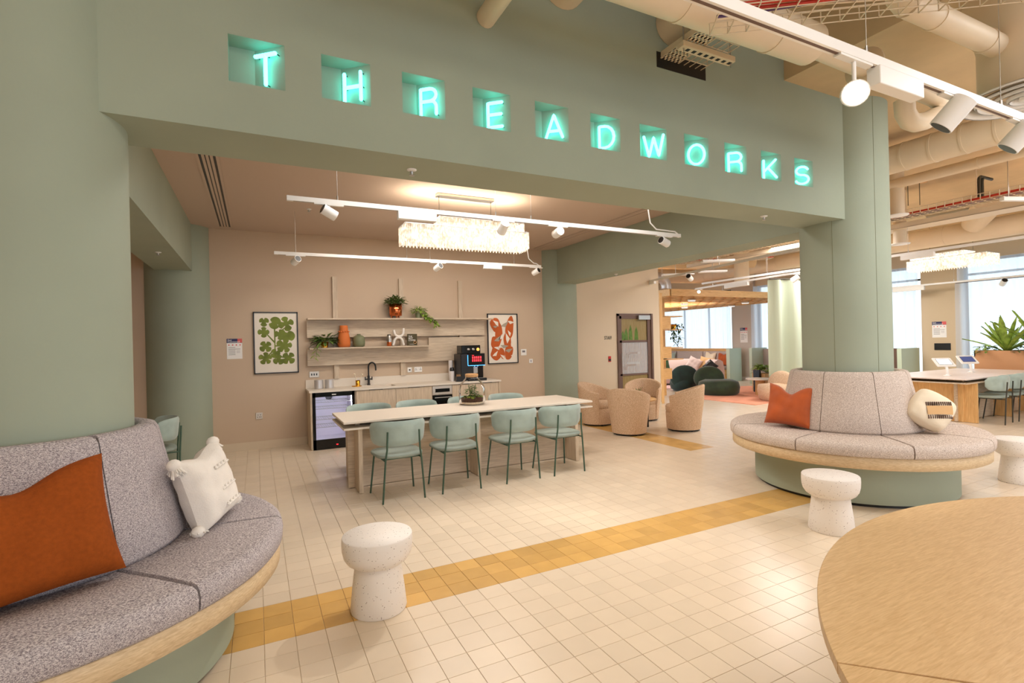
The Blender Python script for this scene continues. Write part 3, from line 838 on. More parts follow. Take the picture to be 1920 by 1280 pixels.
# ------------------------------------------------------------------ terrarium on the table
tr = thing('terrarium_jar', 'corked glass terrarium jar with moss and plants on the kitchen table', 'terrarium', (2.47, 6.10, .76))
MB().lathe([(.10, .002), (.15, .006), (.168, .03), (.172, .10), (.170, .20), (.15, .262), (.108, .31), (.084, .335), (.08, .362), (.086, .366)], 40).build('glass_jar', glass, tr)
MB().lathe([(.078, .35), (.084, .362), (.084, .388), (.078, .392)], 32).build('cork_lid', cork, tr)
MB().lathe([(.10, .006), (.155, .014), (.163, .034), (.16, .04), (0.001, .042)], 32).build('gravel', pebble, tr)
MB().lathe([(.163, .04), (.166, .075), (.12, .095), (0.001, .105)], 32).build('soil', soil, tr)
rnd = random.Random(4)
m = MB()
for i in range(26):
    a = rnd.uniform(0, 2 * PI); r = rnd.uniform(.02, .14)
    m.ball((r * math.cos(a), r * math.sin(a), .088 + .02 * (1 - r / .15)), rnd.uniform(.012, .028), 8, .7)
tag(m.build('moss', moss, tr), kind='stuff')
def leaf_mb(m, p, d, L_, w, bend=.4, fold=.12):
    """a pointed leaf blade with a keel, from p along d"""
    d = Vector(d).normalized(); side = d.cross(Vector((0, 0, 1)))
    side = side.normalized() if side.length > .05 else Vector((1, 0, 0))
    up = side.cross(d)
    rows = [(0, .12), (.25, .8), (.5, 1), (.75, .75), (1, .04)]
    vs = []
    for s_, ww in rows:
        c = Vector(p) + d * L_ * s_ - Vector((0, 0, 1)) * bend * L_ * s_ * s_
        vs += [c - side * w / 2 * ww + up * fold * w, c, c + side * w / 2 * ww + up * fold * w]
    fs = []
    for q in range(4):
        fs += [(q * 3, q * 3 + 1, q * 3 + 4, q * 3 + 3), (q * 3 + 1, q * 3 + 2, q * 3 + 5, q * 3 + 4)]
    return m.add(vs, fs, True)
m = MB()
for i in range(190):
    a = rnd.uniform(0, 2 * PI); r = rnd.uniform(0, .10); z = rnd.uniform(.09, .25 - r)
    leaf_mb(m, (r * math.cos(a), r * math.sin(a), z), (math.cos(a), math.sin(a), rnd.uniform(.1, 1)), rnd.uniform(.03, .06), .02)
for i in range(6):
    a = i * 1.05
    m.tube([(.02 * math.cos(a), .02 * math.sin(a), .1), (.05 * math.cos(a), .05 * math.sin(a), .25)], .0025, 5)
tag(m.build('fern_leaves', leaf_green, tr), kind='stuff')

# ------------------------------------------------------------------ kitchen run
CY, CB, CT = 8.126, 8.70, .857
kc = thing('kitchen_base_unit', 'pale wood base cabinets with three doors under the stone worktop', 'cabinet')
Bx(.70, .727, CY + .0, CB, .0, CT).build('end_panel', oak_vert, kc)
Bx(3.80, 3.83, CY - .004, CB, .0, CT).build('end_panel', oak_vert, kc)
Bx(1.345, 3.80, CY + .022, CB, .10, CT).build('carcass', oak_pale, kc)
Bx(1.345, 3.80, CY + .06, CY + .08, .0, .10).build('kickboard', oak_pale, kc)
for x0, x1 in ((1.362, 1.976), (1.981, 2.580), (2.935, 3.36), (3.365, 3.796)):
    d = Rx_(x0, x1, CY, CY + .02, .11, CT - .012, .002).build('door', oak_vert, kc)
    Bx(x0 + .2 if x0 < 2.5 else x0 + .12, x1 - .2 if x0 < 2.5 else x1 - .12, CY + .002, CY + .022, CT - .011, CT - .004).build('finger_pull', black, d)
# worktop with an inset sink cut-out
wt = MB().box(.685, 1.50, CY - .016, CB + .03, CT + .001, .887).box(2.02, 3.845, CY - .016, CB + .03, CT + .001, .887).box(1.50, 2.02, CY - .016, 8.24, CT + .001, .887).box(1.50, 2.02, 8.60, CB + .03, CT + .001, .887)
tag(wt.build('worktop', quartz), 'pale stone worktop running along the kitchen wall', 'worktop')
tag(Bx(.69, 3.2, CB + .03, WY - .001, .887, 1.018).build('splashback', quartz), 'low pale stone splashback behind the tap', 'splashback')
sk = thing('sink', 'undermounted dark steel sink below the black tap', 'sink', (1.76, 8.42, 0))
MB().box(-.26, .26, -.18, -.172, .70, .856).box(-.26, .26, .172, .18, .70, .856).box(-.26, -.252, -.18, .18, .70, .856).box(.252, .26, -.18, .18, .70, .856).box(-.26, .26, -.18, .18, .695, .702).build('basin', dark_steel, sk)
MB().lathe([(.03, .703), (.03, .707), (.001, .708)], 16).build('drain', steel, sk)
tp = thing('kitchen_tap', 'black swan-neck mixer tap with two lever handles', 'tap', (1.66, 8.655, .887))
pts = [(0, 0, .0), (0, 0, .20), (0, 0, .30)] + [(.055 - .055 * math.cos(a), -.02 * (1 - math.cos(a)), .30 + .075 * math.sin(a)) for a in [PI * i / 10 for i in range(1, 11)]] + [(.112, -.04, .24)]
MB().tube(pts, .013, 10).build('spout', black, tp)
MB().lathe([(.026, 0), (.026, .02), (.02, .03), (.02, .16)], 16).build('tap_body', black, tp)
for s_ in (-1, 1):
    MB().tube([(0, 0, .10), (s_ * .055, 0, .10)], .012, 8).tube([(s_ * .055, 0, .085), (s_ * .055, 0, .14)], .009, 8).build('lever', black, tp)
# glass fronted fridge
fr = thing('drinks_fridge', 'black undercounter fridge with a lit glass door and empty shelves', 'fridge', (1.035, CY, 0))
hw = .303
MB().box(-hw, -hw + .03, .03, .52, .02, .85).box(hw - .03, hw, .03, .52, .02, .85).box(-hw, hw, .50, .52, .02, .85).box(-hw, hw, .03, .52, .02, .13).box(-hw, hw, .03, .52, .83, .85).build('cabinet_shell', black, fr)
MB().box(-hw + .031, hw - .031, .485, .499, .131, .829).box(-hw + .031, -hw + .036, .04, .485, .131, .829).box(hw - .036, hw - .031, .04, .485, .131, .829).box(-hw + .031, hw - .031, .04, .485, .131, .135).build('liner', lavender_plastic, fr)
dr = MB().box(-hw, -hw + .038, -.012, .025, .005, .853).box(hw - .038, hw, -.012, .025, .005, .853).box(-hw, hw, -.012, .025, .005, .15).box(-hw, hw, -.012, .025, .79, .853).build('door', black_gloss, fr)
Bx(-hw + .038, hw - .038, .0, .008, .15, .79).build('door_glass', glass, dr)
Rx_(-.03, .03, -.015, -.011, .812, .826, .002).build('badge', white_metal, dr)
Bx(.02, .045, -.014, -.011, .055, .067).build('indicator_light', red_led, dr)
for z in (.32, .44, .60, .70):
    w = MB()
    for k in range(17): w.tube([(-hw + .045 + k * .0322, .08, z), (-hw + .045 + k * .0322, .47, z)], .0022, 5)
    w.tube([(-hw + .04, .08, z), (hw - .04, .08, z)], .004, 5).tube([(-hw + .04, .47, z), (hw - .04, .47, z)], .004, 5)
    w.build('wire_shelf', steel, fr)
fan = MB().lathe([(.048, 0), (.05, .01), (.001, .012)], 24).xf(Matrix.Translation((-.02, .484, .745)) @ Matrix.Rotation(PI / 2, 4, 'X')).build('fan_cover', grey_print, fr)
MB().box(-hw + .04, hw - .04, .06, .075, .815, .828).build('light_strip', fridge_led, fr)
MB().box(-hw + .037, -hw + .043, .05, .06, .16, .8).box(hw - .043, hw - .037, .05, .06, .16, .8).build('light_strip', fridge_led, fr)
# built-in oven
ov = thing('built_in_oven', 'compact built-in oven with a pale control panel under the worktop', 'oven', (2.757, CY, 0))
Rx_(-.168, .172, -.004, .018, .70, .845, .002).build('control_panel', socket_metal, ov)
Bx(-.12, .13, -.007, -.003, .742, .80).build('display', black_gloss, ov)
Rx_(-.168, .172, -.006, .018, .33, .69, .002).build('oven_door', black_gloss, ov)
MB().tube([(-.14, -.035, .655), (.145, -.035, .655)], .007, 8).box(-.13, -.12, -.035, -.006, .65, .66).box(.125, .135, -.035, -.006, .65, .66).build('handle', steel, ov)
Bx(-.168, .172, -.002, .018, .11, .32).build('drawer_front', oak_vert, ov)
# coffee machine
cf = thing('coffee_machine', 'black bean-to-cup coffee machine with a glowing red drinks menu', 'coffee machine', (3.36, 8.36, .887))
Rx_(-.21, .03, -.10, .24, .0, .47, .01).build('side_body', black, cf)
Rx_(-.06, .23, -.06, .24, .05, .43, .01).build('main_body', black_gloss, cf)
Rx_(-.10, .25, -.16, .24, .0, .045, .006).build('drip_tray', black, cf)
MB().box(-.04, .21, -.155, -.07, .046, .050).build('drip_grid', steel, cf)
Rx_(-.16, .20, -.02, .22, .472, .62, .008).build('bean_hopper', black_gloss, cf)
for k, x in enumerate((-.03, .06, .15)):
    MB().lathe([(.028, 0), (.028, .006), (.001, .008)], 20).xf(Matrix.Translation((x, -.02, .545)) @ Matrix.Rotation(PI / 2, 4, 'X')).build('hopper_dial', amber_led if k == 2 else steel, cf)
sc_ = Rx_(-.075, .245, -.105, -.06, .27, .475, .006).build('touch_screen', black_gloss, cf)
m = MB()
for r in range(2):
    for c in range(5):
        m.rbox(-.0 + c * .038, .024 + c * .038, -.1075, -.105, .385 - r * .052, .425 - r * .052, .002)
m.box(0, .035, -.1075, -.105, .44, .448)
tag(m.build('menu_icons', screen_red, sc_), kind='stuff')
MB().box(-.075, .245, -.108, -.100, .262, .269).box(-.082, -.076, -.108, -.1, .27, .45).build('light_edge', screen_blue, sc_)
Rx_(.0, .11, -.09, -.06, .13, .24, .005).build('spout_housing', steel, cf)
for x in (.03, .075): MB().tube([(x, -.075, .13), (x, -.078, .10)], .008, 8).build('nozzle', black, cf)
for x in (-.0, .06, .12): MB().ball((x, -.066, .252), .008, 8).build('button_light', screen_white, cf)
# paper cups beside the machine
def cup_stack(x, y, h, n, label, lid):
    t = thing('cup_stack', label, 'cups', (x, y, .887), 0, 'paper cups by the coffee machine')
    m = MB().lathe([(.028, 0), (.036, .10)], 20)
    m.build('cup', white_lam, t)
    for k in range(n):
        MB().lathe([(.036, .10 + k * .02), (.0385, .106 + k * .02), (.037, .119 + k * .02)], 20).build('cup', white_lam, t)
    if lid:
        MB().lathe([(.0385, .10 + n * .02), (.04, .112 + n * .02), (.034, .16 + n * .02), (.001, .162 + n * .02)], 20).build('lid_stack', black, t)
cup_stack(3.045, 8.42, .3, 4, 'short stack of white paper cups with black lids by the coffee machine', True)
cup_stack(3.085, 8.60, .3, 13, 'tall stack of white paper cups behind the black lids', False)
sb = thing('stirrer_box', 'black box of wooden stirrers beside the coffee machine', 'box', (3.10, 8.26, .887))
MB().box(-.045, .045, -.04, -.036, 0, .09).box(-.045, .045, .036, .04, 0, .09).box(-.045, -.041, -.04, .04, 0, .09).box(.041, .045, -.04, .04, 0, .09).box(-.045, .045, -.04, .04, 0, .004).build('tray', black, sb)
m = MB()
for k in range(14):
    x = -.036 + .0055 * k; m.box(x, x + .003, -.02 + .01 * (k % 3), -.012 + .01 * (k % 3), .005, .12 + .01 * math.sin(k))
tag(m.build('stirrers', cork, sb), kind='stuff')
for x, l in ((.86, 'grey ribbed canister at the left end of the worktop'), (1.02, 'grey ribbed canister right of its twin on the worktop')):
    t = thing('canister', l, 'canister', (x, 8.50, .887), 0, 'grey canisters on the worktop')
    MB().lathe([(.062, 0), (.066, .006)] + [(.066 - .0015 * (k % 2), .006 + k * .009) for k in range(1, 14)] + [(.066, .13)], 28).build('jar_body', silver_flex, t)
    MB().lathe([(.066, .13), (.067, .138), (.05, .142), (.001, .143)], 28).build('lid', silver_flex, t)
bt = thing('brush_holder', 'brass cup on a brass tray holding two dish brushes', 'brush holder', (1.44, 8.52, .887))
MB().lathe([(.075, 0), (.08, .012), (.07, .014), (.001, .014)], 28).build('tray', brass, bt)
MB().lathe([(.035, .014), (.037, .10), (.033, .10), (.033, .02)], 24).xf(Matrix.Translation((.02, 0, 0))).build('cup', brass, bt)
for s_, tip in ((-1, (-.03, 0, .20)), (1, (.09, 0, .19))):
    MB().tube([(.02, 0, .05), tip], .005, 6).ball(tip, .02, 10, .7).build('brush', cream_cotton, bt)

# ------------------------------------------------------------------ wall joinery and shelves
wj = thing('wall_shelving', 'pale wood wall panelling with two long ledges and upright battens', 'shelving')
for x in (1.125, 2.218, 3.305):
    Bx(x, x + .078, WY - .045, WY - .001, 1.02 if x < 3 else 1.25, 2.685).build('batten', oak_vert, wj)
Bx(.72, 3.79, WY - .075, WY - .046, 1.69, 1.972).build('back_panel', oak_pale, wj)
Bx(.72, 3.15, WY - .075, WY - .046, 1.243, 1.503).build('back_panel', oak_pale, wj)
Bx(2.72, 3.79, WY - .065, WY - .046, 1.243, 1.66).build('back_panel', oak_pale, wj)
Bx(.72, 3.90, WY - .255, WY - .046, 1.973, 1.997).build('ledge', oak_pale, wj)
Bx(.74, 2.70, WY - .255, WY - .046, 1.504, 1.528).build('ledge', oak_pale, wj)
SY = WY - .165
def vase(name, label, x, z, prof, m, cat='vase'):
    o = MB().lathe(prof, 36, (0, 0, 0)).build(name, m, loc=(x, SY, z))
    return tag(o, label, cat)
ov_ = vase('terracotta_vase', 'tall orange terracotta vase with a beaded collar on the lower ledge', 1.27, 1.528, [(.075, 0), (.092, .012), (.100, .06), (.098, .12), (.086, .18), (.074, .235), (.068, .25), (.066, .30), (.060, .35), (.052, .352), (.052, .30)], terracotta)
for k in range(14):
    a = 2 * PI * k / 14; MB().ball((.078 * math.cos(a), .078 * math.sin(a), .252), .0125, 8).build('bead', terracotta, ov_)
vase('squat_vase', 'squat sage green vase with a tiny neck on the lower ledge', 1.505, 1.528, [(.06, 0), (.085, .012), (.096, .05), (.098, .11), (.088, .16), (.05, .188), (.03, .192), (.028, .208), (.034, .212), (.026, .212), (.024, .19)], sage_ceramic)
cn = thing('drink_can', 'small silver and amber can beside the white sculpture', 'can', (2.00, SY, 1.528))
MB().lathe([(.036, 0), (.04, .008), (.04, .07)], 24).build('lower_label', copper, cn)
MB().lathe([(.04, .07), (.04, .165), (.03, .18)], 24).build('can_body', steel, cn)
MB().lathe([(.03, .18), (.031, .196), (.001, .197)], 20).build('cap', black, cn)
# sculpture: two arches back to back
sx = thing('arch_sculpture', 'white sculpture of two arches joined back to back', 'sculpture', (2.155, SY, 1.528))
pa = [(-.092 + .0 * k, 0, .0) for k in range(1)] + [(-.075 * math.cos(a) * 1.0, 0, .045 + .085 * math.sin(a)) for a in [PI * i / 12 for i in range(13)]] + [(.092, 0, 0)]
MB().tube([(p[0], p[1], p[2] + .012) for p in pa], .021, 10).build('lower_arch', white_cotton, sx)
pb = [(-.075, 0, .27)] + [(.012 - .078 * math.cos(a), 0, .235 - .075 * math.sin(a)) for a in [PI * i / 12 for i in range(13)]] + [(.092, 0, .30)]
MB().tube(pb, .021, 10).build('upper_arch', white_cotton, sx)
bk = thing('coffee_book', 'small olive book with white lettering facing out on the ledge', 'book', (2.40, SY + .02, 1.528))
Rx_(-.085, .085, -.012, .012, 0, .20, .002).build('cover', mat('olive_book_cover', (74, 66, 36), .6), bk)
for k, (w_, z, s_) in enumerate((('THE', .145, .038), ('BEST', .112, .038), ('COFFEE', .079, .036))):
    text('title', w_, s_, paper, (-.07, -.013, z), WALLROT, bk)
MB().lathe([(.016, 0), (.016, .002), (.026, .003), (.026, 0)], 20).xf(Matrix.Translation((.045, -.0125, .055)) @ Matrix.Rotation(PI / 2, 4, 'X')).build('cup_emblem', cork, bk)
text('subtitle', 'IN LONDON', .014, paper, (-.05, -.013, .018), WALLROT, bk)

# plants on the ledges
def bushy(name, label, x, z, potf, rad, n, leaf, lm, droop, seed, zc, sy=SY, spread=1.0):
    t = thing(name, label, 'plant', (x, sy, z), 0, 'plants on the wall ledges')
    potf(t)
    r = random.Random(seed); m = MB()
    for i in range(n):
        a = r.uniform(0, 2 * PI); b = r.uniform(0, 1) ** .6 * rad; h = r.uniform(0, rad * 1.1)
        p = (b * math.cos(a) * spread, b * math.sin(a) * .7, zc + h * (1 - b / rad * .6))
        leaf_mb(m, p, (math.cos(a), math.sin(a) * .7, r.uniform(-.2, .9)), leaf * r.uniform(.7, 1.3), leaf * .38, r.uniform(.1, droop))
    tag(m.build('foliage', lm, t), kind='stuff')
    return t
def cpot(t):
    MB().lathe([(.088, .035), (.104, .045), (.112, .24), (.106, .24), (.10, .06)], 32).build('copper_pot', copper, t)
    for k in range(3):
        a = k * 2.1 + .5
        MB().tube([(.07 * math.cos(a), .07 * math.sin(a), 0), (.075 * math.cos(a), .075 * math.sin(a), .04)], .012, 8).build('pot_foot', copper, t)
bushy('potted_plant', 'bushy plant in a shiny copper pot on the upper ledge', 2.12, 1.997, cpot, .15, 190, .075, leaf_green, .5, 3, .24)
def spot_(t): MB().lathe([(.05, 0), (.06, .09), (.055, .09), (.05, .01)], 24).build('pot', brass, t)
tp_ = bushy('trailing_plant', 'leafy plant in a small brass pot at the left end of the lower ledge', .97, 1.528, spot_, .155, 70, .13, leaf_green, .7, 5, .07)
m = MB()
for k in range(7):
    leaf_mb(m, (-.10 - .012 * k, -.09, .06 - .035 * k), (-.6 if k % 2 else .5, -.3, -.3), .08, .035, .3)
m.tube([(-.05, -.05, .08), (-.11, -.10, .05), (-.13, -.10, -.06), (-.14, -.10, -.19)], .003, 5)
tag(m.build('hanging_shoot', leaf_light, tp_), kind='stuff')
def dpot(t): MB().lathe([(.05, 0), (.062, .09), (.056, .09), (.05, .01)], 20).build('pot', sage_ceramic, t)
iv = bushy('ivy_plant', 'ivy spilling rightward over the edge of the upper ledge', 2.52, 1.997, dpot, .13, 170, .052, leaf_light, .9, 9, .09)
r = random.Random(2); m = MB()
for i in range(120):
    s_ = r.uniform(0, 1)
    m_ = (.02 + .28 * s_ + r.uniform(-.03, .03), -.10 + r.uniform(-.03, .02), .12 - .24 * s_ ** .9 + r.uniform(-.035, .035))
    leaf_mb(m, m_, (r.uniform(-1, 1), r.uniform(-1, -.2), r.uniform(-.6, .4)), .05, .034, .4)
tag(m.build('hanging_shoot', leaf_light, iv), kind='stuff')

# ------------------------------------------------------------------ framed prints and wall bits
def frame(label, x0, x1, z0, z1):
    t = thing('framed_print', label, 'picture', ((x0 + x1) / 2, WY, (z0 + z1) / 2), 0, 'framed prints beside the shelves')
    w, h = (x1 - x0) / 2, (z1 - z0) / 2
    MB().box(-w, -w + .016, -.03, -.001, -h, h).box(w - .016, w, -.03, -.001, -h, h).box(-w, w, -.03, -.001, h - .016, h).box(-w, w, -.03, -.001, -h, -h + .016).build('frame', black, t)
    Bx(-w + .016, w - .016, -.014, -.002, -h + .016, h - .016).build('paper', art_paper, t)
    MB().add([(-w + .016, -.025, -h + .016), (w - .016, -.025, -h + .016), (w - .016, -.025, h - .016), (-w + .016, -.025, h - .016)], [(0, 1, 2, 3)]).build('glazing', glass_picture, t)
    return t, w, h
_bl = [0]
def blob(m, cx, cz, pts):
    """closed smooth outline through pts (Catmull-Rom)"""
    _bl[0] = (_bl[0] + 1) % 12; yy = -.0150 - .0003 * _bl[0]
    n = len(pts); out = []
    for i in range(n):
        p0, p1, p2, p3 = pts[i - 1], pts[i], pts[(i + 1) % n], pts[(i + 2) % n]
        for q in range(5):
            s_ = q / 5
            out.append(tuple(.5 * ((2 * p1[k]) + (-p0[k] + p2[k]) * s_ + (2 * p0[k] - 5 * p1[k] + 4 * p2[k] - p3[k]) * s_ ** 2 + (-p0[k] + 3 * p1[k] - 3 * p2[k] + p3[k]) * s_ ** 3) for k in (0, 1)))
    vs = [(cx, yy, cz)] + [(cx + x, yy, cz + z) for x, z in out]
    m.add(vs, [(0, 1 + i, 1 + (i + 1) % len(out)) for i in range(len(out))])
def lobes(k, R0, r0, ph=0, sq=1.0):
    n = 8 * k; out = []
    for i in range(n):
        a = 2 * PI * i / n; R = (r0 + (R0 * 1.08 - r0) * abs(math.cos(k * a / 2)) ** .38) * (1 + .10 * math.sin(a + k))
        out.append((R * math.cos(a + ph), sq * R * math.sin(a + ph)))
    return out
t, w, h = frame('framed print of olive leafy cut-out shapes, left of the shelves', -.038, .595, 1.148, 2.103)
for j, (x, z, k, R0, r0, ph) in enumerate([(-.17, .33, 3, .075, .04, .5), (-.02, .30, 2, .10, .055, 1.2), (.15, .30, 4, .12, .05, .3), (-.17, .17, 4, .085, .05, 0), (.05, .13, 3, .09, .05, .9), (.17, .10, 2, .095, .075, .2),
    (-.15, -.05, 4, .095, .05, .7), (.12, -.05, 5, .12, .07, .1), (-.02, -.16, 3, .075, .04, 0), (-.15, -.24, 5, .10, .05, .3), (.02, -.27, 3, .085, .045, 1.5), (.17, -.24, 4, .105, .05, .8)]):
    m = MB(); blob(m, x, z, lobes(k, R0 * .9, r0 * .8, ph)); m.build('leaf_shape', art_green, t)
m = MB()
for a, b in (((-.02, .40), (-.02, -.3)), ((-.02, .1), (.15, .25)), ((-.02, -.1), (-.16, -.24)), ((-.02, -.05), (.15, -.05)), ((-.02, -.2), (.17, -.25)), ((-.02, .0), (-.16, .17))):
    d = Vector((b[0] - a[0], b[1] - a[1])).normalized() * .012
    m.add([(a[0] - d.y, -.0147, a[1] + d.x), (a[0] + d.y, -.015, a[1] - d.x), (b[0] + d.y * .6, -.015, b[1] - d.x * .6), (b[0] - d.y * .6, -.015, b[1] + d.x * .6)], [(0, 1, 2, 3)])
tag(m.build('stem_shape', art_green, t), kind='stuff')
t, w, h = frame('framed print of rust and white abstract shapes, right of the shelves', 3.877, 4.514, 1.142, 2.090)
for j, (x, z, W_, H_, ph) in enumerate([(-.15, .26, .10, .15, .25), (-.09, .08, .075, .24, -.1), (-.17, -.08, .085, .12, 0), (-.15, -.27, .11, .13, 0), (.15, .20, .085, .22, -.12), (.10, -.05, .08, .2, .1), (.12, -.27, .085, .15, -.2), (-.02, -.28, .05, .12, .2)]):
    m = MB(); p = [(W_ * math.cos(a) * (1 + .12 * math.sin(3 * a + j)), H_ * math.sin(a) * (1 + .1 * math.cos(2 * a + j))) for a in [2 * PI * i / 9 for i in range(9)]]
    p = [(x_ * math.cos(ph) - z_ * math.sin(ph), x_ * math.sin(ph) + z_ * math.cos(ph)) for x_, z_ in p]
    blob(m, x, z, p); m.build('rust_shape', art_rust, t)
for j, (x, z, s_, ph) in enumerate([(-.1, -.02, .10, .9), (.11, .0, .11, 2.0), (-.16, -.3, .08, 1.0), (.12, -.24, .09, .5), (-.12, .3, .09, 2.6), (.17, .3, .08, .1), (-.15, .22, .06, .4), (-.03, .02, .08, 1.2), (.15, .10, .07, 2.2), (.02, -.16, .09, .2), (-.12, -.17, .07, 3.0), (.20, -.1, .08, 1.8), (.05, .25, .10, .8), (.0, -.34, .07, 2.6), (.2, -.34, .05, .2)]):
    m = MB(); vs = [(x + s_ * q * math.cos(ph + a), -.0195, z + s_ * q * math.sin(ph + a)) for a, q in ((0, 1.1), (1.6, .45), (2.5, .9), (4.2, .35))]
    m.add(vs, [(0, 1, 2, 3)]); m.build('white_shape' if j % 3 else 'grey_shape', art_paper if j % 3 else art_grey, t)

def notice(name, label, loc, rz, w=.205, h=.305):
    t = thing(name, label, 'notice', loc, rz, 'information notices')
    Bx(-w / 2, w / 2, -.003, -.001, 0, h).build('sheet', paper, t)
    Bx(-w / 2, w / 2, -.0042, -.003, h * .79, h).build('header', navy, t)
    Bx(w * .2, w / 2, -.0046, -.0042, h * .8, h).build('header_corner', red_dot, t)
    text('header_text', 'Get', h * .12, paper, (-w * .45, -.0046, h * .895), WALLROT, t, .0004)
    text('header_text', 'Connected', h * .12, paper, (-w * .45, -.0046, h * .81), WALLROT, t, .0004)
    for k in range(4):
        MB().lathe([(h * .032, 0), (h * .032, .001)], 14).xf(Matrix.Translation((-w * .36 + w * .24 * k, -.0035, h * .69)) @ Matrix.Rotation(PI / 2, 4, 'X')).build('icon', red_dot, t)
    m = MB()
    for k in range(6): m.box(-w * .4, w * (.38 if k == 1 else .05), -.0038, -.003, h * (.55 - .07 * k), h * (.57 - .07 * k))
    for k in range(3): m.box(w * .12, w * .36, -.0038, -.003, h * (.4 - .05 * k), h * (.41 - .05 * k))
    tag(m.build('text_lines', grey_print, t), kind='stuff')
    return t
notice('wall_notice', 'small white notice with a navy header on the taupe kitchen wall', (-.295, WY, 1.393), 0)

def plate(label, x0, x1, z0, z1, holes, m=socket_metal, cat='socket', name='wall_socket', hm=black, y=WY):
    t = thing(name, label, cat, ((x0 + x1) / 2, y, (z0 + z1) / 2), 0, 'wall plates of the kitchen')
    w, h = (x1 - x0) / 2, (z1 - z0) / 2
    Rx_(-w, w, -.010, -.001, -h, h, .003).build('faceplate', m, t)
    for hx, hz, hw_, hh in holes:
        Bx(hx * w - hw_ * w, hx * w + hw_ * w, -.0115, -.009, hz * h - hh * h, hz * h + hh * h).build('slot', hm, t)
plate('triple switch plate above the left end of the worktop', .746, .894, 1.055, 1.150, [(-.5, 0, .12, .35), (0, 0, .12, .35), (.5, 0, .12, .35)], cat='switch', name='switch_plate')
plate('metal double socket low on the taupe wall under the notice', -.032, .065, .458, .556, [(-.35, .3, .1, .12), (.35, .3, .1, .12), (-.5, -.35, .12, .1), (.1, -.35, .12, .1), (.5, -.35, .12, .1)])
plate('small white data outlet right of the tap', 2.343, 2.418, 1.062, 1.147, [(0, 0, .4, .28)], white_metal, 'outlet', 'data_outlet')
plate('white double socket between tap and coffee machine', 2.465, 2.603, 1.06, 1.15, [(-.6, .4, .06, .16), (-.75, -.1, .08, .12), (-.45, -.1, .08, .12), (.6, .4, .06, .16), (.75, -.1, .08, .12), (.45, -.1, .08, .12)], white_metal)
plate('square white thermostat right of the rust print', 4.58, 4.705, 1.282, 1.405, [(-.05, .25, .5, .3)], white_metal, 'thermostat', 'thermostat', grey_print)
plate('small white key switch near the corner column', 4.757, 4.838, 1.125, 1.208, [(0, 0, .16, .5)], white_metal, 'switch', 'key_switch', navy)
plate('red and black door reader beside the staff door', 6.675, 6.745, 1.075, 1.195, [(0, -.35, .8, .4)], red_print, 'card reader', 'card_reader')
st_ = text('staff_sign', 'STAFF', .105, dark_steel, (6.58, WY - .004, 1.55), WALLROT)
st_.scale = (.72, 1, 1)
tag(st_, 'black STAFF lettering on the wall left of the glazed door', 'sign')

# ------------------------------------------------------------------ staff door
dd = thing('door_1', 'bronze framed glass staff door with patterned frosted film', 'door', (6.92, WY, 0)); dd['kind'] = 'structure'
DW = .96
MB().box(0, .05, -.03, -.001, 0, 2.10).box(DW - .05, DW, -.06, -.001, 0, 2.10).box(0, DW, -.03, -.001, 2.05, 2.10).build('door_frame', brown_metal, dd)
MB().box(.05, .11, -.025, -.004, .02, 2.05).box(DW - .14, DW - .05, -.035, -.004, .02, 2.05).box(.05, DW - .05, -.025, -.004, 1.99, 2.05).box(.05, DW - .05, -.025, -.004, 1.475, 1.52).box(.05, DW - .05, -.025, -.004, .76, .80).box(.05, DW - .05, -.025, -.004, .02, .12).build('door_leaf', brown_metal, dd)
Bx(.11, DW - .14, -.012, -.008, .12, 1.99).build('pane', glass_door, dd)
Bx(.11, DW - .14, -.007, -.004, .0, 2.05).build('back_screen', oak_warm_vert, dd)
Bx(.11, DW - .14, -.016, -.013, .80, 1.475).build('frosted_film', frost, dd)
film = MB()
for k in range(17):
    x = .13 + .0405 * k
    segs = [(.82, 1.0), (1.05, 1.22), (1.27, 1.46)] if 2 < k < 12 else [(.82, 1.46)]
    for a, b in segs: film.box(x, x + .012, -.018, -.0162, a, b)
for z, x0 in ((.98, .16), (1.24, .22)):
    for q in (0, .035, .07):
        pts = [(x0 + q, -.017, z - .1)] + [(x0 + .09 + q - (.09) * math.cos(a), -.017, z - .05 + (.07 - q * .4) * math.sin(a)) for a in [PI / 2 * i / 5 for i in range(6)]] + [(x0 + .32, -.017, z + .02 - q * .4)]
        film.tube(pts, .006, 4)
tag(film.build('line_pattern', grey_fabric, dd), kind='stuff')
Bx(DW - .42, DW - .10, -.09, -.03, 1.97, 2.06).build('door_closer', steel, dd)
MB().tube([(.075, -.07, .95), (.075, -.07, 1.25)], .011, 8).build('door_handle', steel, dd)
# tall plant cut-outs seen behind the upper pane
m = MB()
for k, x in enumerate((.15, .24, .36, .52)):
    hh = (.2, .26, .34, .3)[k]
    m.add([(x - .05, -.0075, 1.53), (x + .06, -.0075, 1.53), (x + .045, -.0075, 1.53 + hh * .6), (x + .01, -.0075, 1.53 + hh), (x - .04, -.0075, 1.53 + hh * .6)], [(0, 1, 2, 3, 4)])
tag(m.build('leaf_decal', leaf_light, dd), kind='stuff')
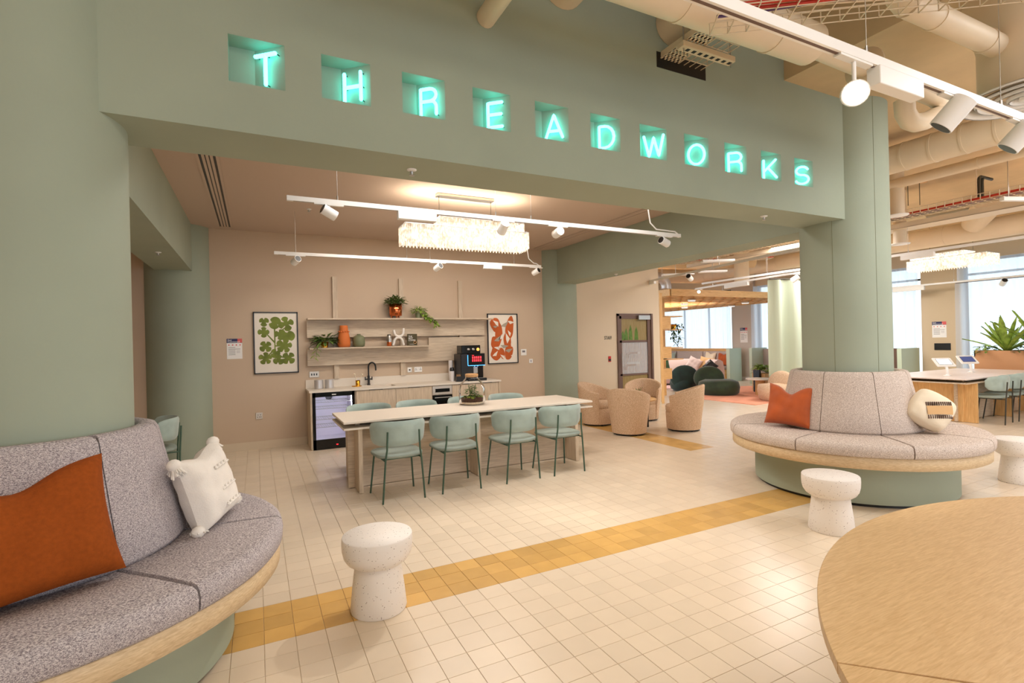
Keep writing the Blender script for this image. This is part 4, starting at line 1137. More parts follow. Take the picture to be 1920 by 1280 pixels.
# ------------------------------------------------------------------ track lighting
def head_parts(t, x, y, zt, aim, lit=False, L_=.125, r=.045, drop=.07):
    """a cylinder spot hanging from a track; aim = direction of its mouth"""
    d = Vector(aim).normalized()
    c = Vector((x, y, zt - drop))
    a, b = c - d * L_ / 2, c + d * L_ / 2
    body = MB().tube([a, b], r, 20)
    o = body.build('spot_body', white_metal, t)
    MB().tube([(x, y, zt), (x, y, zt - drop + r * .3)], .009, 8).build('stem', white_metal, o)
    MB().tube([b - d * .002, b + d * .001], r * .88, 20).build('reflector', lamp_glow if lit else dark_inside, o)
    MB().box(x - .12, x + .12, y - .016, y + .016, zt - .010, zt + .004).build('adaptor', white_metal, o)
def track(name, label, p0, p1, z, heads, boxes, cables, zc, w=.034, h=.04, flex=None):
    t = thing(name, label, 'track light', (0, 0, 0), 0)
    d = (Vector(p1) - Vector(p0)); L_ = d.length; d.normalize(); n = Vector((-d.y, d.x))
    pr = [(p0[0] + n.x * w / 2, p0[1] + n.y * w / 2), (p0[0] - n.x * w / 2, p0[1] - n.y * w / 2), (p1[0] - n.x * w / 2, p1[1] - n.y * w / 2), (p1[0] + n.x * w / 2, p1[1] + n.y * w / 2)]
    MB().prism(pr, z - h / 2, z + h / 2).build('track_rail', white_metal, t)
    q = w * .18
    pr = [(p0[0] + n.x * q + d.x * .05, p0[1] + n.y * q + d.y * .05), (p0[0] - n.x * q + d.x * .05, p0[1] - n.y * q + d.y * .05), (p1[0] - n.x * q - d.x * .05, p1[1] - n.y * q - d.y * .05), (p1[0] + n.x * q - d.x * .05, p1[1] + n.y * q - d.y * .05)]
    MB().prism(pr, z - h / 2 - .001, z - h / 2 + .004).build('slot', brown_metal, t)
    for s_, aim, lit, sc, *dp in heads:
        p = Vector(p0) + d * s_
        head_parts(t, p.x, p.y, z - h / 2, aim, lit, .125 * sc, .045 * sc, dp[0] if dp else .07 * sc)
    for a, b, hh in boxes:
        pa_, pb_ = Vector(p0) + d * a, Vector(p0) + d * b
        m = MB().prism([(pa_.x + n.x * .03, pa_.y + n.y * .03), (pa_.x - n.x * .03, pa_.y - n.y * .03), (pb_.x - n.x * .03, pb_.y - n.y * .03), (pb_.x + n.x * .03, pb_.y + n.y * .03)], z - h / 2 - hh, z - h / 2 + .001)
        m.build('driver_box', white_metal, t, bevel=.004)
    for s_ in cables:
        p = Vector(p0) + d * s_
        MB().tube([(p.x, p.y, z + h / 2), (p.x, p.y, z + h / 2 + .04)], .006, 6).tube([(p.x, p.y, z + h / 2), (p.x, p.y, zc)], .0018, 5).build('suspension_wire', steel, t)
    if flex is not None:
        p = Vector(p0) + d * flex; e = Vector(p1)
        pts = [(p.x, p.y, zc), (p.x, p.y, z + .30), (p.x + d.x * .03, p.y + d.y * .03, z + .12), (p.x + d.x * .12, p.y + d.y * .12, z + .05), (e.x - d.x * .08, e.y - d.y * .08, z + .045), (e.x - d.x * .02, e.y - d.y * .02, z + .01)]
        MB().tube(pts, .008, 8).build('power_cable', white_metal, t)
    return t
track('track_light', 'long white track with spotlights in front of the chandelier', (.249, 4.57), (4.602, 4.57), 2.781,
      [(.33, (-.75, -.2, .35), False, 1), (1.98, (0, .75, -.5), False, 1), (2.62, (.1, 1, -.1), False, 1), (4.10, (-.8, -.1, .25), False, 1)], [(.92, 1.28, .075)], [.40, 1.9, 2.3], ZC, flex=3.86)
track('track_light', 'rear white track with small spotlights nearest the shelves wall', (.23, 7.28), (4.22, 7.28), 2.781,
      [(.26, (.35, -.78, .30), False, 1), (2.22, (.35, -.78, .30), False, 1), (3.9, (.35, -.78, .30), False, 1)], [(2.96, 3.27, .06)], [.26, 1.75, 2.1, 3.5], ZC, flex=3.74)
ftk = track('track_light', 'thick white track across the top right with a dazzling lit spotlight', (.6, 1.335), (7.5, 1.30), 2.79,
      [(1.80, (-.80, -.50, -.36), True, 1.2, .15), (2.66, (-.27, .58, -.75), False, 1.25), (3.42, (-.27, .58, -.75), False, 1.25)], [(1.95, 2.32, .085)], [1.9, 3.2, 4.6], 3.85, w=.038, h=.045)
spot('front_track_spot', (2.36, 1.29, 2.66), (.6, -.5, .4), 28, WARM, 100, .7)
spot('front_track_spot', (3.2, 1.45, 2.55), (2.7, 2.4, 0), 50, WARM, 65, .6)
spot('kitchen_track_spot', (.5, 4.7, 2.66), (-.5, 6.4, 0), 30, WARM, 70)
spot('kitchen_track_spot', (2.9, 4.7, 2.66), (3.8, 4.2, 0), 70, WARM, 80)
spot('kitchen_track_spot', (2.3, 4.4, 2.66), (1.4, 3.0, 0), 95, WARM, 75)
spot('kitchen_track_spot', (.5, 7.2, 2.62), (.4, 8.7, 1.0), 12, WARM, 90)
spot('kitchen_track_spot', (4.1, 7.2, 2.62), (4.2, 8.7, 1.2), 12, WARM, 90)

# ------------------------------------------------------------------ crystal chandeliers
def chandelier(label, cx, cy, zc, z1, z0, L_, W_, rot, rose=True, hang_top=None):
    """two stacked oblong rings of hanging crystal bars around lit strips"""
    t = thing('crystal_chandelier', label, 'chandelier', (cx, cy, 0), rot, 'crystal chandeliers')
    mid = (z1 + z0) / 2 + .03
    for k, (zt, zb, l, w, ox) in enumerate(((z1, mid - .02, L_ * .70, W_ * .8, .12 * L_), (mid + .03, z0, L_, W_, 0))):
        fr_ = MB()
        for s_ in (-1, 1):
            fr_.box(ox - l / 2, ox + l / 2, s_ * w / 2 - .008, s_ * w / 2 + .008, zt - .012, zt)
            fr_.box(ox + s_ * l / 2 - .008, ox + s_ * l / 2 + .008, -w / 2, w / 2, zt - .012, zt)
        fr_.build('tier_frame', steel, t)
        m = MB(); step = .021
        def bar(x, y, ln):
            r_ = .0085
            m.add([(x - r_, y, zt - .01), (x, y - r_, zt - .01), (x + r_, y, zt - .01), (x, y + r_, zt - .01), (x - r_, y, zt - ln), (x, y - r_, zt - ln), (x + r_, y, zt - ln), (x, y + r_, zt - ln), (x, y, zt - ln - .012)],
                  [(0, 1, 5, 4), (1, 2, 6, 5), (2, 3, 7, 6), (3, 0, 4, 7), (4, 5, 8), (5, 6, 8), (6, 7, 8), (7, 4, 8)])
        nx = int(l / step); ny = int(w / step); ln = zt - zb
        for i in range(nx + 1):
            x = ox - l / 2 + l * i / nx
            for y in (-w / 2, w / 2): bar(x, y, ln - .012 - .02 * (i % 2))
        for j in range(1, ny):
            y = -w / 2 + w * j / ny
            for x in (ox - l / 2, ox + l / 2): bar(x, y, ln - .012 - .02 * (j % 2))
        tag(m.build('crystal_bars', crystal_lit, t), kind='stuff')
        for i in range(6):
            x = ox - l / 2 + l * (i + .5) / 6
            MB().ball((x, 0, (zt + zb) / 2), .035, 12).build('bulb', bulb_glow, t)
    if rose:
        Rx_(-.37, .37, -.05, .05, zc - .035, zc - .001, .004).build('ceiling_plate', steel, t)
    for s_ in (-.34, .34):
        MB().tube([(s_, 0, z1 - .005), (s_, 0, zc - .03)], .003, 6).build('suspension_wire', dark_steel, t)
    return t
chandelier('long crystal chandelier glowing above the kitchen table', 2.33, 5.82, ZC, 3.055, 2.70, 1.58, .30, 0)
chandelier('far crystal chandelier hanging near the hall windows', 12.0, 4.95, ZB, 3.07, 2.76, 1.25, .5, PI / 2)
l = bpy.data.lights.new('chandelier_glow', 'AREA'); l.energy = 15; l.color = (1, .86, .68); l.shape = 'RECTANGLE'; l.size = 1.4; l.size_y = .25
o = bpy.data.objects.new('chandelier_glow', l); COL.objects.link(o); o.location = (2.33, 5.82, 3.07); o.rotation_euler = (PI, 0, 0)

# ------------------------------------------------------------------ pipes, ducts and trays
def duct(label, pts, r, m=duct_paint, name='air_duct', seams=0, cat='duct', n=24, group=None):
    t = thing(name, label, cat, (0, 0, 0), 0, group)
    MB().tube(pts, r, n).build('duct_body', m, t)
    P0 = [Vector(p) for p in pts]
    Ls = [(b - a).length for a, b in zip(P0, P0[1:])]; tot = sum(Ls)
    for k in range(seams):
        s_ = tot * (k + .5) / seams
        for a, b, l_ in zip(P0, P0[1:], Ls):
            if s_ <= l_:
                c = a.lerp(b, s_ / l_); d = (b - a).normalized()
                rr = r if not isinstance(r, list) else r[0]
                if l_ > .3: MB().tube([c - d * .012, c + d * .012], rr + .005, n).build('joint_collar', m, t)
                break
            s_ -= l_
    return t
def arc(c, r, a0, a1, ax1, ax2, n=8):
    return [tuple(Vector(c) + Vector(ax1) * (r * math.cos(a0 + (a1 - a0) * i / n)) + Vector(ax2) * (r * math.sin(a0 + (a1 - a0) * i / n))) for i in range(n + 1)]
X_, Y_, Z_ = (1, 0, 0), (0, 1, 0), (0, 0, 1)
duct('large cream duct running along the green beam behind the front track', [(.3, 2.20, 3.53), (3.3, 2.17, 3.53), (3.42, 2.17, 3.53)], .13, seams=4)
duct('narrower cream duct continuing right behind the dazzling spotlight', [(3.42, 2.17, 3.53), (3.5, 2.165, 3.53), (5.02, 2.15, 3.47), (5.13, 2.15, 3.44), (5.12, 2.15, 3.36), (5.0, 2.15, 3.31), (4.86, 2.15, 3.25), (4.72, 2.15, 3.21), (4.62, 2.15, 3.21), (4.56, 2.15, 3.26), (4.55, 2.15, 3.36)], [.13, .075] + [.07] * 9, seams=2)
duct('small cream pipe entering the green beam near the letter E', [(1.36, 2.975, 3.63), (1.36, .8, 3.63)], .062, name='round_pipe', cat='pipe', n=18)
duct('rounded cream duct stub meeting the top of the green beam', [(1.95, 2.975, 4.02), (1.95, .8, 4.02)], .17, n=24)
duct('tan duct passing behind the cable tray into the green beam', [(2.95, 2.975, 3.98), (2.95, .8, 3.98)], .15, n=24)
dt = duct('cream pipe dropping toward the big round diffuser at the top right', [(3.45, 1.60, 3.47), (4.62, 1.56, 3.45)], .07, name='round_pipe', cat='pipe', seams=2)
duct('elbow of cream pipe below the red cables at the top right', [(3.38, 1.62, 3.84), (3.38, 1.62, 3.62), (3.41, 1.61, 3.52), (3.48, 1.6, 3.475)], .08, name='pipe_elbow', cat='pipe')
# big ceiling diffuser
df = thing('ceiling_diffuser', 'big round white diffuser on a cylindrical drop at the top right', 'diffuser', (4.71, 1.49, 3.12))
MB().lathe([(.26, .03), (.26, .38), (.33, .72)], 40).build('diffuser_drum', duct_paint, df)
for k, (r0, r1) in enumerate(((.36, .30), (.27, .215), (.185, .135), (.105, .06))):
    MB().lathe([(r0, .0 - .004 * k), (r0 + .006, .012), (r1, .035), (r1 - .012, .035), (r0 - .012, -.004 * k)], 40, caps=False).build('diffuser_ring', white_metal, df)
MB().lathe([(.001, -.012), (.05, -.01), (.04, .03)], 24).build('diffuser_core', white_metal, df)
MB().lathe([(.001, .036), (.31, .036), (.31, .04)], 40).build('back_plate', duct_paint, df)

def perf_tray(label, x0, x1, y0, y1, z):
    """perforated half plus wire-basket half, running along Y"""
    t = thing('cable_tray', label, 'cable tray', (0, 0, 0), 0)
    xm = x0 + (x1 - x0) * .42
    m = MB()
    n = int((y1 - y0) / .05)
    for k in range(n):      # punched strip: ladder of narrow webs
        y = y0 + (y1 - y0) * k / n
        m.box(x0, xm, y, y + .028, z, z + .003)
    for q in range(6):
        x = x0 + (xm - x0) * q / 5
        m.box(x - .008, x + .008, y0, y1, z, z + .003)
    m.box(x0 - .003, x0, y0, y1, z, z + .05)
    tag(m.build('perforated_plate', duct_paint, t), kind='stuff')
    m = MB()
    for k in range(5):
        x = xm + (x1 - xm) * k / 4
        m.tube([(x, y0, z), (x, y1, z)], .0035, 5)
    for k in range(int((y1 - y0) / .1) + 1):
        y = y0 + .1 * k
        m.tube([(xm, y, z + .05), (xm, y, z), (x1, y, z), (x1, y, z + .06)], .0035, 5)
    tag(m.build('wire_basket', duct_paint, t), kind='stuff')
    Rx_(x0 - .04, x1 + .08, 2.70, 2.77, z - .05, z - .008, .004).build('support_channel', duct_paint, t)
    m = MB()
    for k in range(8): m.box(x0 + .02 + k * .062, x0 + .05 + k * .062, 2.72, 2.75, z - .0515, z - .0495)
    tag(m.build('channel_slots', black, t), kind='stuff')
    for x in (x0 - .01, x1 + .06): MB().tube([(x, 2.73, z - .08), (x, 2.73, 4.3)], .005, 6).build('threaded_rod', steel, t)
    return t
perf_tray('perforated cable tray entering the dark opening of the green beam', 2.84, 3.26, .9, 2.97, 3.71)
# wire basket with red and purple cables near the top right corner
def basket(name, label, p0, p1, w, cables, hang=None, hz=3.85, depth=.07, thick=.004, lip=True):
    t = thing(name, label, 'cable tray', (0, 0, 0), 0)
    a, b = Vector(p0), Vector(p1); d = (b - a).normalized(); L_ = (b - a).length
    n = Vector((-d.y, d.x, 0)).normalized(); m = MB()
    for k in range(5):
        o_ = n * (w * (k / 4 - .5)); m.tube([a + o_, b + o_], thick * .8, 5)
    for s_ in (-1, 1):
        o_ = n * (w / 2 * s_) + Vector((0, 0, depth)); m.tube([a + o_, b + o_], thick * .8, 5)
    k = 0
    while k * .1 < L_:
        c = a + d * (k * .1)
        m.tube([c + n * (-w / 2) + Vector((0, 0, depth)), c + n * (-w / 2), c + n * (w / 2), c + n * (w / 2) + Vector((0, 0, depth))], thick, 5); k += 1
    tag(m.build('wire_basket', duct_paint, t), kind='stuff')
    for q, (off, rad, mt, nmn) in enumerate(cables):
        pts = []
        for i in range(15):
            s_ = i / 14
            pts.append(a + d * (L_ * s_) + n * (off + .012 * math.sin(6 * s_ + q)) + Vector((0, 0, rad + .006 + .006 * math.sin(9 * s_ + 2 * q))))
        MB().tube(pts, rad, 8).build(nmn, mt, t)
    for s_ in (hang or []):
        c = a + d * s_
        MB().tube([c + Vector((0, 0, 0)), Vector((c.x, c.y, hz))], .005, 6).build('threaded_rod', duct_paint, t)
    return t
basket('cable_basket', 'wire basket with red and purple cables in the top right corner', (2.33, 2.01, 3.31), (3.66, 1.07, 3.31), .26,
       [(-.10, .012, red_cable, 'red_cable'), (-.07, .010, red_cable, 'red_cable'), (-.04, .009, purple_cable, 'purple_cable'), (-.02, .008, duct_paint, 'cream_cable')], [.3, 1.1], 3.85)
m = thing('cable_tray', 'flat perforated tray joined to the red cable basket', 'cable tray')
q = MB(); 
a, b = Vector((2.0, 1.78, 3.34)), Vector((3.5, .72, 3.34)); d = (b - a).normalized(); n = Vector((-d.y, d.x, 0))
for k in range(26):
    c = a.lerp(b, k / 26); c2 = c + d * .034
    q.add([c - n * .02, c2 - n * .02, c2 + n * .16, c + n * .16], [(0, 1, 2, 3)])
for k in range(4):
    o_ = n * (-.02 + .06 * k); q.add([a + o_ - n * .01, b + o_ - n * .01, b + o_ + n * .012, a + o_ + n * .012], [(0, 1, 2, 3)])
tag(q.build('perforated_plate', duct_paint, m), kind='stuff')

# right hand hall, seen beyond the column
duct('wide ribbed cream duct sweeping over the right hall', [(6.8, 8.70, 3.60), (6.8, 2.35, 3.60)] + arc((7.1, 2.35, 3.60), .3, PI, PI * 1.5, X_, Y_, 6)[1:] + [(7.6, 2.05, 3.60)], .16, seams=26)
duct('thin cream pipe with brackets below the ribbed duct', [(8.2, 8.70, 3.67), (8.2, 1.2, 3.67)], .07, name='round_pipe', cat='pipe', seams=6)
duct('far pale duct with a loose flared end near the hall windows', [(11.5, 11.0, 3.33), (11.5, 4.6, 3.33), (11.5, 2.0, 3.33)], .18, seams=8)
duct('flared open duct branch pointing up beside the far duct', [(11.35, 4.35, 3.42), (11.1, 4.1, 3.60), (11.0, 4.0, 3.68)], [.17, .2, .22], name='duct_branch')
duct('far pale duct turning down toward the windows', [(12.6, 4.1, 3.5), (12.6, 3.2, 3.5), (12.6, 1.0, 3.5)], .17, seams=3)
basket('cable_basket', 'long wire basket with red cables crossing the right hall', (9.0, 9.0, 3.30), (9.0, 1.2, 3.34), .34,
       [(-.12, .018, red_cable, 'red_cable'), (-.07, .018, red_cable, 'red_cable'), (0, .014, purple_cable, 'purple_cable'), (.06, .012, black, 'black_cable'), (.1, .012, duct_paint, 'cream_cable')], [1.2, 3.0, 4.6, 5.6, 6.6], 3.85, .08, .006)
t = thing('cable_tray', 'solid cream tray running beneath the red cables', 'cable tray')
MB().box(9.25, 9.28, 1.2, 9.0, 3.22, 3.30).box(9.25, 9.62, 1.2, 9.0, 3.215, 3.225).box(9.60, 9.63, 1.2, 9.0, 3.22, 3.30).build('tray_body', duct_paint, t)
for k, (x, y, lab) in enumerate(((8.7, 3.0, 'white linear fitting hanging under the red cable basket'), (12.4, 3.1, 'long white linear fitting near the far duct'))):
    t = thing('linear_light', lab, 'light', (x, y, 3.22), math.radians(-20), 'linear fittings in the right hall')
    Rx_(-.05, .95 if k == 0 else 2.0, -.03, .03, 0, .05, .004).build('fitting_body', white_metal, t)
    for s_ in (.05, .8): MB().tube([(s_, 0, .05), (s_, 0, .60)], .005, 6).build('suspension_wire', steel, t)
t = thing('junction_box', 'brown wooden box hung on two rods in the right hall', 'box', (8.9, 4.1, 3.738), math.radians(-35))
Rx_(-.17, .17, -.03, .03, .05, .11, .004).build('box_body', oak_warm, t)
for s_ in (-.09, .07): MB().tube([(s_, 0, .06), (s_, 0, -.28)], .005, 6).build('threaded_rod', dark_steel, t)
t = thing('bent_conduits', 'pair of dark bent conduits above the red cables', 'pipe', (9.2, 3.45, 3.42))
for s_ in (0, .09): MB().tube([(s_, 0, 0), (s_, 0, .24)] + arc((s_ + .08, 0, .24), .08, PI, PI / 2, X_, Z_, 6)[1:] + [(s_ + .3, 0, .32)], .022, 10).build('conduit', dark_steel, t)
for k, (x, y, z, r_, h_, lab) in enumerate(((8.25, 4.02, 3.22, .13, .3, 'round white diffuser disc on a drop beside the column'), (9.4, 4.55, 2.98, .13, .42, 'lower round valve on a thick drop beside the column'))):
    t = thing('round_diffuser', lab, 'diffuser', (x, y, z), 0, 'diffusers beside the right column')
    MB().lathe([(r_ * .7, .02), (r_ * .7, ZB - z)], 28).build('drop_pipe', duct_paint, t)
    MB().lathe([(.001, 0), (r_, .0), (r_ + .01, .012), (r_ * .7, .022)], 32).build('disc', white_metal, t)
track('track_light', 'grey track crossing the right hall in front of the far chandelier', (9.32, 1.5), (9.32, 8.6), 2.80, [(1.2, (-.2, .3, -.9), False, 1)], [(2.55, 3.0, .07)], [1.0, 2.9, 5.4], ZB)
track('track_light', 'slim track with a small spotlight close to the hall windows', (14.9, 1.0), (14.9, 8.0), 2.72, [(4.2, (-.6, -.5, .5), False, 1.25)], [(5.7, 6.4, .10)], [2.0, 5.1], ZB)
# cross beam and brown band above the window heads
struct('beam_cross', Bx(13.2, 13.7, 1.0, 8.6, 3.45, ZB), concrete, 'painted downstand beam before the hall windows', 'beam')

# ------------------------------------------------------------------ communal table with tablets
st2 = slab_table('communal_table', 'long communal oak table with tablets before the right windows', 10.35, 13.35, 4.10, 5.45, lilac_top, oak_pale, oak_warm_vert, leg_x=(10.72, 12.0, 13.0), lower=oak_pale)
Rx_(10.70, 10.74, 4.29, 5.26, .004, .672, .002).build('end_panel', oak_warm_vert, st2)
ch1 = None
for k, (x, y, rz) in enumerate(((11.04, 4.07, .12), (11.66, 4.09, .05), (12.40, 4.10, .0))):
    lab = ['nearest the table end', 'second from the table end', 'third, cut by the frame edge'][k]
    lab = 'sage chair with dark legs at the communal tablet table, ' + lab
    if ch1 is None: ch1 = chair(x, y, rz, lab, dark_steel, 'chairs at the communal table')
    else: dup(ch1, (x, y, 0), rz, lab)
def tablet(x, y, label, m):
    t = thing('tablet_stand', label, 'tablet', (x, y, .761), math.radians(-38), 'tablets on the communal table')
    MB().lathe([(.055, 0), (.055, .008), (.025, .014), (.02, .03)], 24).build('stand_base', white_metal, t)
    MB().tube([(0, 0, .01), (0, 0, .09), (.0, .02, .14), (.0, .06, .19), (.0, .09, .22)], .022, 12).build('stand_neck', white_metal, t)
    XFt = Matrix.Translation((0, .10, .235)) @ Matrix.Rotation(math.radians(38), 4, 'X')
    MB().rbox(-.15, .15, -.115, .115, -.012, .012, .03).xf(XFt).build('tablet_case', white_metal, t)
    MB().box(-.108, .108, -.08, .08, .0125, .014).xf(XFt).build('screen_border', grey_print, t)
    MB().box(-.10, .10, -.072, .072, .014, .0155).xf(XFt).build('screen', m, t)
    return t
tablet(10.98, 4.62, 'white tablet on a curved stand with a blank screen', screen_white)
tablet(12.15, 4.74, 'white tablet on a curved stand showing a dark picture', screen_navy)

# ------------------------------------------------------------------ planter with large leaves
pl = thing('planter_box', 'long tan planter box behind the communal table', 'planter', (13.6, 5.25, 0))
MB().box(0, .5, -3.6, 0, .0, 1.0).box(0, .02, -3.6, 0, 1.0, 1.13).box(.48, .5, -3.6, 0, 1.0, 1.13).box(0, .5, -.02, 0, 1.0, 1.13).box(0, .5, -3.6, -3.58, 1.0, 1.13).build('planter_body', planter_tan, pl)
Bx(.02, .48, -3.58, -.02, 1.06, 1.08).build('soil', soil, pl)
def spiky(x, y, z, n, L_, w, seed, label, m=leaf_light):
    t = thing('leafy_plant', label, 'plant', (x, y, z), 0, 'plants in the tan planter')
    r = random.Random(seed)
    for i in range(n):
        a = 2 * PI * i / n + r.uniform(-.25, .25); e = r.uniform(.35, 2.4)
        b = MB(); leaf_mb(b, (0, 0, 0), (math.cos(a), math.sin(a), e), L_ * r.uniform(.7, 1.1), w * r.uniform(.8, 1.2), r.uniform(.05, .35) / (1 + e * .3), .18)
        b.build('leaf', m, t)
    return t
spiky(13.75, 4.78, 1.08, 20, .92, .10, 3, 'tall strap-leaved plant at the left end of the tan planter')
spiky(13.78, 4.22, 1.08, 22, 1.0, .10, 6, 'tallest strap-leaved plant in the middle of the tan planter')
spiky(13.7, 3.75, 1.08, 18, .9, .10, 9, 'strap-leaved plant cut by the right edge in the tan planter')
def lowbush(x, y, z, rad, n, seed, label, m, leaf=.11, group='plants in the tan planter'):
    t = thing('low_foliage_plant', label, 'plant', (x, y, z), 0, group)
    r = random.Random(seed); b = MB()
    for i in range(n):
        a = r.uniform(0, 2 * PI); q_ = rad * r.uniform(0, 1) ** .5
        leaf_mb(b, (q_ * math.cos(a), q_ * math.sin(a), r.uniform(0, rad)), (math.cos(a), math.sin(a), r.uniform(-.1, 1)), leaf * r.uniform(.7, 1.3), leaf * .5, .4)
    tag(b.build('foliage', m, t), kind='stuff')
lowbush(13.66, 5.06, 1.08, .13, 60, 4, 'low light green plant at the planter end near the pier', leaf_light)
lowbush(13.66, 4.5, 1.08, .12, 50, 8, 'low dark green plant between the strap-leaved plants', leaf_green)
t = notice('wall_notice', 'white notice with a red and navy header on the beige pier', (WX - .121, 6.62, 1.40), -PI / 2, .30, .40)
t = notice('wall_notice', 'white notice with a navy header on the greige lounge pier', (WX - .121, 12.37, 1.33), -PI / 2, .30, .52)
plx = thing('wall_plate', 'black rectangular plate on the beige pier', 'plate', (WX - .121, 6.56, 1.17), -PI / 2)
Rx_(-.17, .17, -.012, 0, -.085, .085, .003).build('faceplate', black, plx)

# ------------------------------------------------------------------ curtains
def curtain(name, label, p0, p1, z0, z1, m, amp=.05, per=.16, cat='curtain', group=None, seed=1, rail=None):
    r = random.Random(seed)
    a, b = Vector(p0), Vector(p1); L_ = (b - a).length; d = (b - a).normalized(); n = Vector((-d.y, d.x))
    N_ = int(L_ / per * 8); vs = []
    ph = r.uniform(0, 6)
    rows = (z0, z0 + (z1 - z0) * .5, z1)
    for q, z in enumerate(rows):
        for i in range(N_ + 1):
            s_ = L_ * i / N_
            w = amp * (math.sin(2 * PI * s_ / per + ph + .8 * math.sin(s_ * 2.3)) + .3 * math.sin(2 * PI * s_ / per * .37)) * (1 if q < 2 else .7)
            c = a + d * s_ + n * w
            vs.append((c.x, c.y, z))
    o = MB().add(vs, [(q * (N_ + 1) + i, q * (N_ + 1) + i + 1, (q + 1) * (N_ + 1) + i + 1, (q + 1) * (N_ + 1) + i) for q in range(2) for i in range(N_)], True).build(name, m)
    tag(o, label, cat, group)
    if rail:
        MB().tube([(a.x, a.y, z1 + .02), (b.x, b.y, z1 + .02)], .015, 6).build('curtain_rail', rail, o)
    return o
CXX = 15.22
curtain('sheer_curtain', 'white sheer curtain across the lounge window behind the sofa', (CXX, 12.8), (CXX, 17.8), .03, 2.70, sheer_white, .05, .22, seed=2, rail=grey_print, group='sheer window curtains')
curtain('sheer_curtain', 'white sheer curtain between the green curtain and the greige pier', (CXX, 9.9), (CXX, 11.9), .03, 2.70, sheer_white, .05, .22, seed=3, rail=grey_print, group='sheer window curtains')
curtain('sheer_curtain', 'white sheer curtain just right of the round column', (CXX, 7.02), (CXX, 9.6), .03, 2.70, sheer_white, .05, .22, seed=4, rail=grey_print, group='sheer window curtains')
curtain('sheer_curtain', 'white sheer curtain behind the tan planter', (CXX, 1.2), (CXX, 6.2), .03, 2.70, sheer_white, .05, .22, seed=5, rail=grey_print, group='sheer window curtains')
curtain('upper_sheer', 'short white sheer above the rail behind the tan planter', (CXX + .1, 1.2), (CXX + .1, 6.2), 2.74, 3.25, sheer_white, .03, .22, seed=6, group='sheer window curtains')
curtain('upper_sheer', 'short white sheer above the rail beside the column', (CXX + .1, 7.02), (CXX + .1, 11.9), 2.74, 3.25, sheer_white, .03, .22, seed=7, group='sheer window curtains')
curtain('green_curtain', 'tall sage curtain in deep folds behind the right column', (11.35, 8.35), (14.7, 7.75), .02, 2.93, sage_curtain, .10, .52, seed=8, rail=dark_steel)

# ------------------------------------------------------------------ tub armchairs and coffee table
def armchair(x, y, rz, label, root=None):
    if root is not None: return dup(root, (x, y, 0), rz, label)
    t = thing('tub_armchair', label, 'armchair', (x, y, 0), rz, 'oatmeal tub armchairs')
    # local: faces +Y, opening of about 110 degrees
    n = 36; a0, a1 = math.radians(150), math.radians(390)
    m = MB(); vs = []
    def top(a):
        c = math.cos(a - math.radians(270))     # 1 at the back
        return .60 + .17 * max(0, (c + .5) / 1.5) ** 1.1
    rows = []
    for i in range(n + 1):
        a = a0 + (a1 - a0) * i / n; zt = top(a)
        prof = [(.275, .03), (.30, .25), (.335, .50), (.352, zt - .03), (.35, zt - .008), (.335, zt), (.315, zt - .005), (.30, zt - .03), (.29, .45), (.28, .38)]
        rows.append([(r * math.cos(a), r * math.sin(a), z) for r, z in prof])
    K = len(rows[0]); vs = [p for r in rows for p in r]
    fs = [(i * K + q_, (i + 1) * K + q_, (i + 1) * K + q_ + 1, i * K + q_ + 1) for i in range(n) for q_ in range(K - 1)]
    m.add(vs, fs, True); m.add(rows[0], [tuple(range(K))]); m.add(rows[-1], [tuple(range(K - 1, -1, -1))])
    m.build('shell', boucle, t)
    MB().lathe([(.272, .03), (.285, .30), (.283, .31)], 40).build('seat_base', boucle, t)
    MB().lathe([(.27, .31), (.283, .33), (.287, .40), (.27, .428), (.001, .435)], 40).build('seat_cushion', boucle, t)
    MB().lathe([(.26, .012), (.26, .03)], 32).build('base_ring', black, t)
    for k in range(4):
        a = PI / 4 + k * PI / 2
        MB().lathe([(.018, 0), (.018, .014)], 10, (.22 * math.cos(a), .22 * math.sin(a), 0)).build('glide', black, t)
    return t
def face(x, y, tx=5.98, ty=7.0): return math.atan2(ty - y, tx - x) - PI / 2
a0_ = armchair(5.44, 6.62, face(5.44, 6.62), 'oatmeal tub armchair nearest the kitchen table, seen from behind')
armchair(5.58, 7.68, face(5.58, 7.68), 'oatmeal tub armchair next to the sage corner column', a0_)
armchair(6.42, 6.40, face(6.42, 6.40), 'oatmeal tub armchair standing apart on the right of the group', a0_)
armchair(6.62, 7.62, face(6.62, 7.62), 'tub armchair facing the viewer in front of the staff door', a0_)
ct = thing('coffee_table', 'small round oak coffee table among the tub armchairs', 'table', (6.0, 7.02, 0))
MB().lathe([(.001, .47), (.29, .47), (.30, .478), (.30, .492), (.29, .50), (.001, .50)], 40).build('tabletop', oak_warm, ct)
for k in range(4):
    a = PI / 4 + k * PI / 2
    Rx_(-.03, .03, -.008, .008, .0, .47, .003).build('leg', black, ct, loc=(.13 * math.cos(a), .13 * math.sin(a), 0), rot=(0, 0, a))
t = spiky(6.0, 7.05, .57, 22, .16, .014, 21, 'small spiky air plant in a low pot on the coffee table', leaf_green)
t['group'] = 'plants on tables'
MB().lathe([(.04, -.07), (.055, -.01), (.05, -.01), (.04, -.05)], 20).build('pot', sage_ceramic, t)
MB().lathe([(.001, -.02), (.05, -.02)], 16).build('soil', soil, t)

